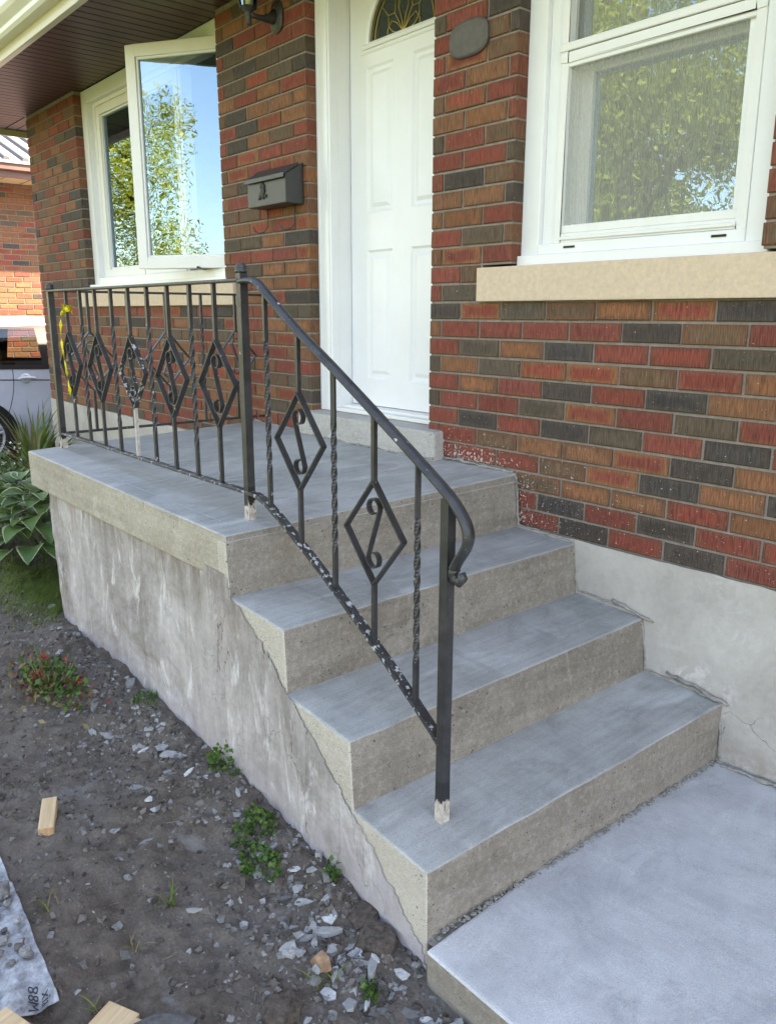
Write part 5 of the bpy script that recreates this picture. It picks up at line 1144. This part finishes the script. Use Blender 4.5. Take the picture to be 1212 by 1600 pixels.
hosta(-2.10, -.92, 72, .19, .40, "large white edged hosta nearest the porch corner", 1); hosta(-2.75, -.85, 56, .18, .36, "white edged hosta behind the nearest one, at the photo's edge", 2)
# low dark shrubs between hosta and driveway
def shrub(x, y, rx, h, n, mat, size, label, seed, flowers=0):
    r_ = np.random.RandomState(seed); e = empty("low_shrub", (x, y, inframe_z(x, y))); tag(e, label, "shrub"); z0 = inframe_z(x, y)
    d = r_.normal(size=(n, 3)); d /= np.linalg.norm(d, axis=1)[:, None]; q = r_.rand(n) ** .4; cc = np.stack([x + d[:, 0] * q * rx, y + d[:, 1] * q * rx * .6, z0 + .03 + np.abs(d[:, 2]) * q * h + .04 * r_.rand(n)], 1)
    leafy("leaves", cc, size, mat, e, r_, .3, .5); g = G()
    for k in range(12): j = r_.randint(n); g.tube([(x + (cc[j, 0] - x) * .3, y + (cc[j, 1] - y) * .3, z0), tuple(cc[j])], .003, 4)
    g.build("stems", M_BARK, e)
    if flowers:
        j = r_.randint(0, n, flowers); fc = cc[j] + np.array([0, 0, h * .35]); leafy("flowers", np.repeat(fc, 4, 0) + r_.normal(size=(flowers * 4, 3)) * .006, .016, M_WHFL, e, r_, .8, .9)
shrub(-3.35, -.62, .42, .30, 700, M_BUSH, .05, "low dark green shrub between hosta and strap leaves", 5); shrub(-3.0, -.42, .45, .36, 700, M_BUSH, .045, "dark shrub close behind the porch's far end", 6); shrub(-3.95, -.55, .38, .34, 500, M_BUSH, .05, "dark shrub with tiny white blossoms near the wheel", 7, 40); shrub(-4.6, -.45, .4, .3, 450, M_BUSH, .05, "dark shrub under the strap leaves at the photo's edge", 8)
# flowering plant on the bare soil
x, y = -.46, -1.42; z0 = inframe_z(x, y); r_ = np.random.RandomState(9); fp = empty("flowering_plant", (x, y, z0)); tag(fp, "small plant with red flowers and bronze leaves on bare soil", "plant")
n = 330; a_ = r_.rand(n) * 6.283; q = np.sqrt(r_.rand(n)); cc = np.stack([x + .24 * q * np.cos(a_) + .04 * r_.randn(n), y + .085 * q * np.sin(a_), z0 + .006 + .085 * r_.rand(n) ** 1.3 * (1.1 - q * .6)], 1); leafy("leaves", cc, .022, M_WEED, fp, r_, .5, .75)
leafy("bronze_leaves", cc[r_.randint(0, n, 150)] + r_.normal(size=(150, 3)) * np.array([.06, .03, .014]), .02, M_REDL, fp, r_, .4, .7)
leafy("withered_leaves", np.stack([x - .02 + .22 * r_.randn(170) * .6, y - .04 + .05 * r_.randn(170), z0 + .008 + .02 * r_.rand(170)], 1), .026, M_STRAW, fp, r_, .1, .5)
for fx_, fy_, fz_, m_ in ((-.10, .0, .085, 14), (.0, -.055, .055, 30), (.05, -.03, .06, 10), (-.14, -.05, .02, 9), (.02, .05, .09, 8), (.12, .05, .06, 9)):
    leafy("flower_head", np.array([(x + fx_, y + fy_, z0 + fz_)]) + r_.normal(size=(m_, 3)) * .010, .015, M_FLOW, fp, r_, .6, .8)
g = G()
for k in range(16): aa = r_.rand() * 6.28; g.tube([(x + .03 * math.cos(aa), y + .02 * math.sin(aa), z0), (x + .09 * math.cos(aa), y + .05 * math.sin(aa), z0 + .05), (x + .16 * math.cos(aa), y + .07 * math.sin(aa), z0 + .09 + .03 * r_.rand())], .0028, 5)
g.build("stems", M_STEM, fp, True)

# ------------------------------------------------------------------ trees across the street (seen in the panes)
def tree(x, y, h, cr, cz, n, mat, size, label, seed, droop=0.0, ax=1.0, ncl=46):
    r_ = np.random.RandomState(seed); e = empty("street_tree", (x, y, -.12)); tag(e, label, "tree", "trees across the front yard"); g = G()
    g.tube([(x, y, -.2), (x + .05, y, h * .2), (x - .05, y + .08, h * .45), (x + .05, y, h * .8)], [.22, .18, .13, .04], 10)
    cl = []
    for k in range(ncl):
        d = r_.normal(size=3); d /= np.linalg.norm(d); q = r_.rand() ** .45; c_ = np.array([x + d[0] * cr * q * ax, y + d[1] * cr * q, cz + d[2] * (h - cz) * q * .95]); cl.append((c_, cr * r_.uniform(.20, .36)))
        if k < 16: t = r_.uniform(.25, .7); g.tube([(x, y, h * t), tuple((np.array([x, y, h * t]) + c_) / 2 + np.array([0, 0, .2])), tuple(c_)], [.06, .04, .012], 6)
    g.build("trunk", M_BARK, e, True)
    C0 = np.array([q[0] for q in cl]); R0 = np.array([q[1] for q in cl]); k = r_.randint(0, len(cl), n); d = r_.normal(size=(n, 3)); d /= np.linalg.norm(d, axis=1)[:, None]
    cc = C0[k] + d * (R0[k] * r_.rand(n) ** .5)[:, None]; cc[:, 2] -= droop * r_.rand(n) ** 2
    leafy("crown", cc, size, mat, e, r_, -.2 if droop else .1, .42)
tree(-7.2, -11.5, 9.5, 3.7, 5.2, 80000, M_LEAFD, .095, "broad dense green tree in front yard facing the right window", 1, 0, 1.0, 80)
tree(-4.15, -16.0, 10.5, 2.6, 4.4, 120000, M_LEAF, .08, "yellow green feathery tree mirrored in the open sash", 2, .7, 1.0, 110)
tree(-19, -7.5, 9.5, 4.2, 4.8, 70000, M_LEAF, .10, "yellow green tree down the street mirrored in left window", 3, .5, 1.0, 80)
tree(-12.5, -19, 10, 4.2, 5.5, 16000, M_LEAFD, .22, "tall dense green tree farther across the street", 4)
for o in list(bpy.data.objects):
    if o.name.startswith("lettering_src"): bpy.data.objects.remove(o)
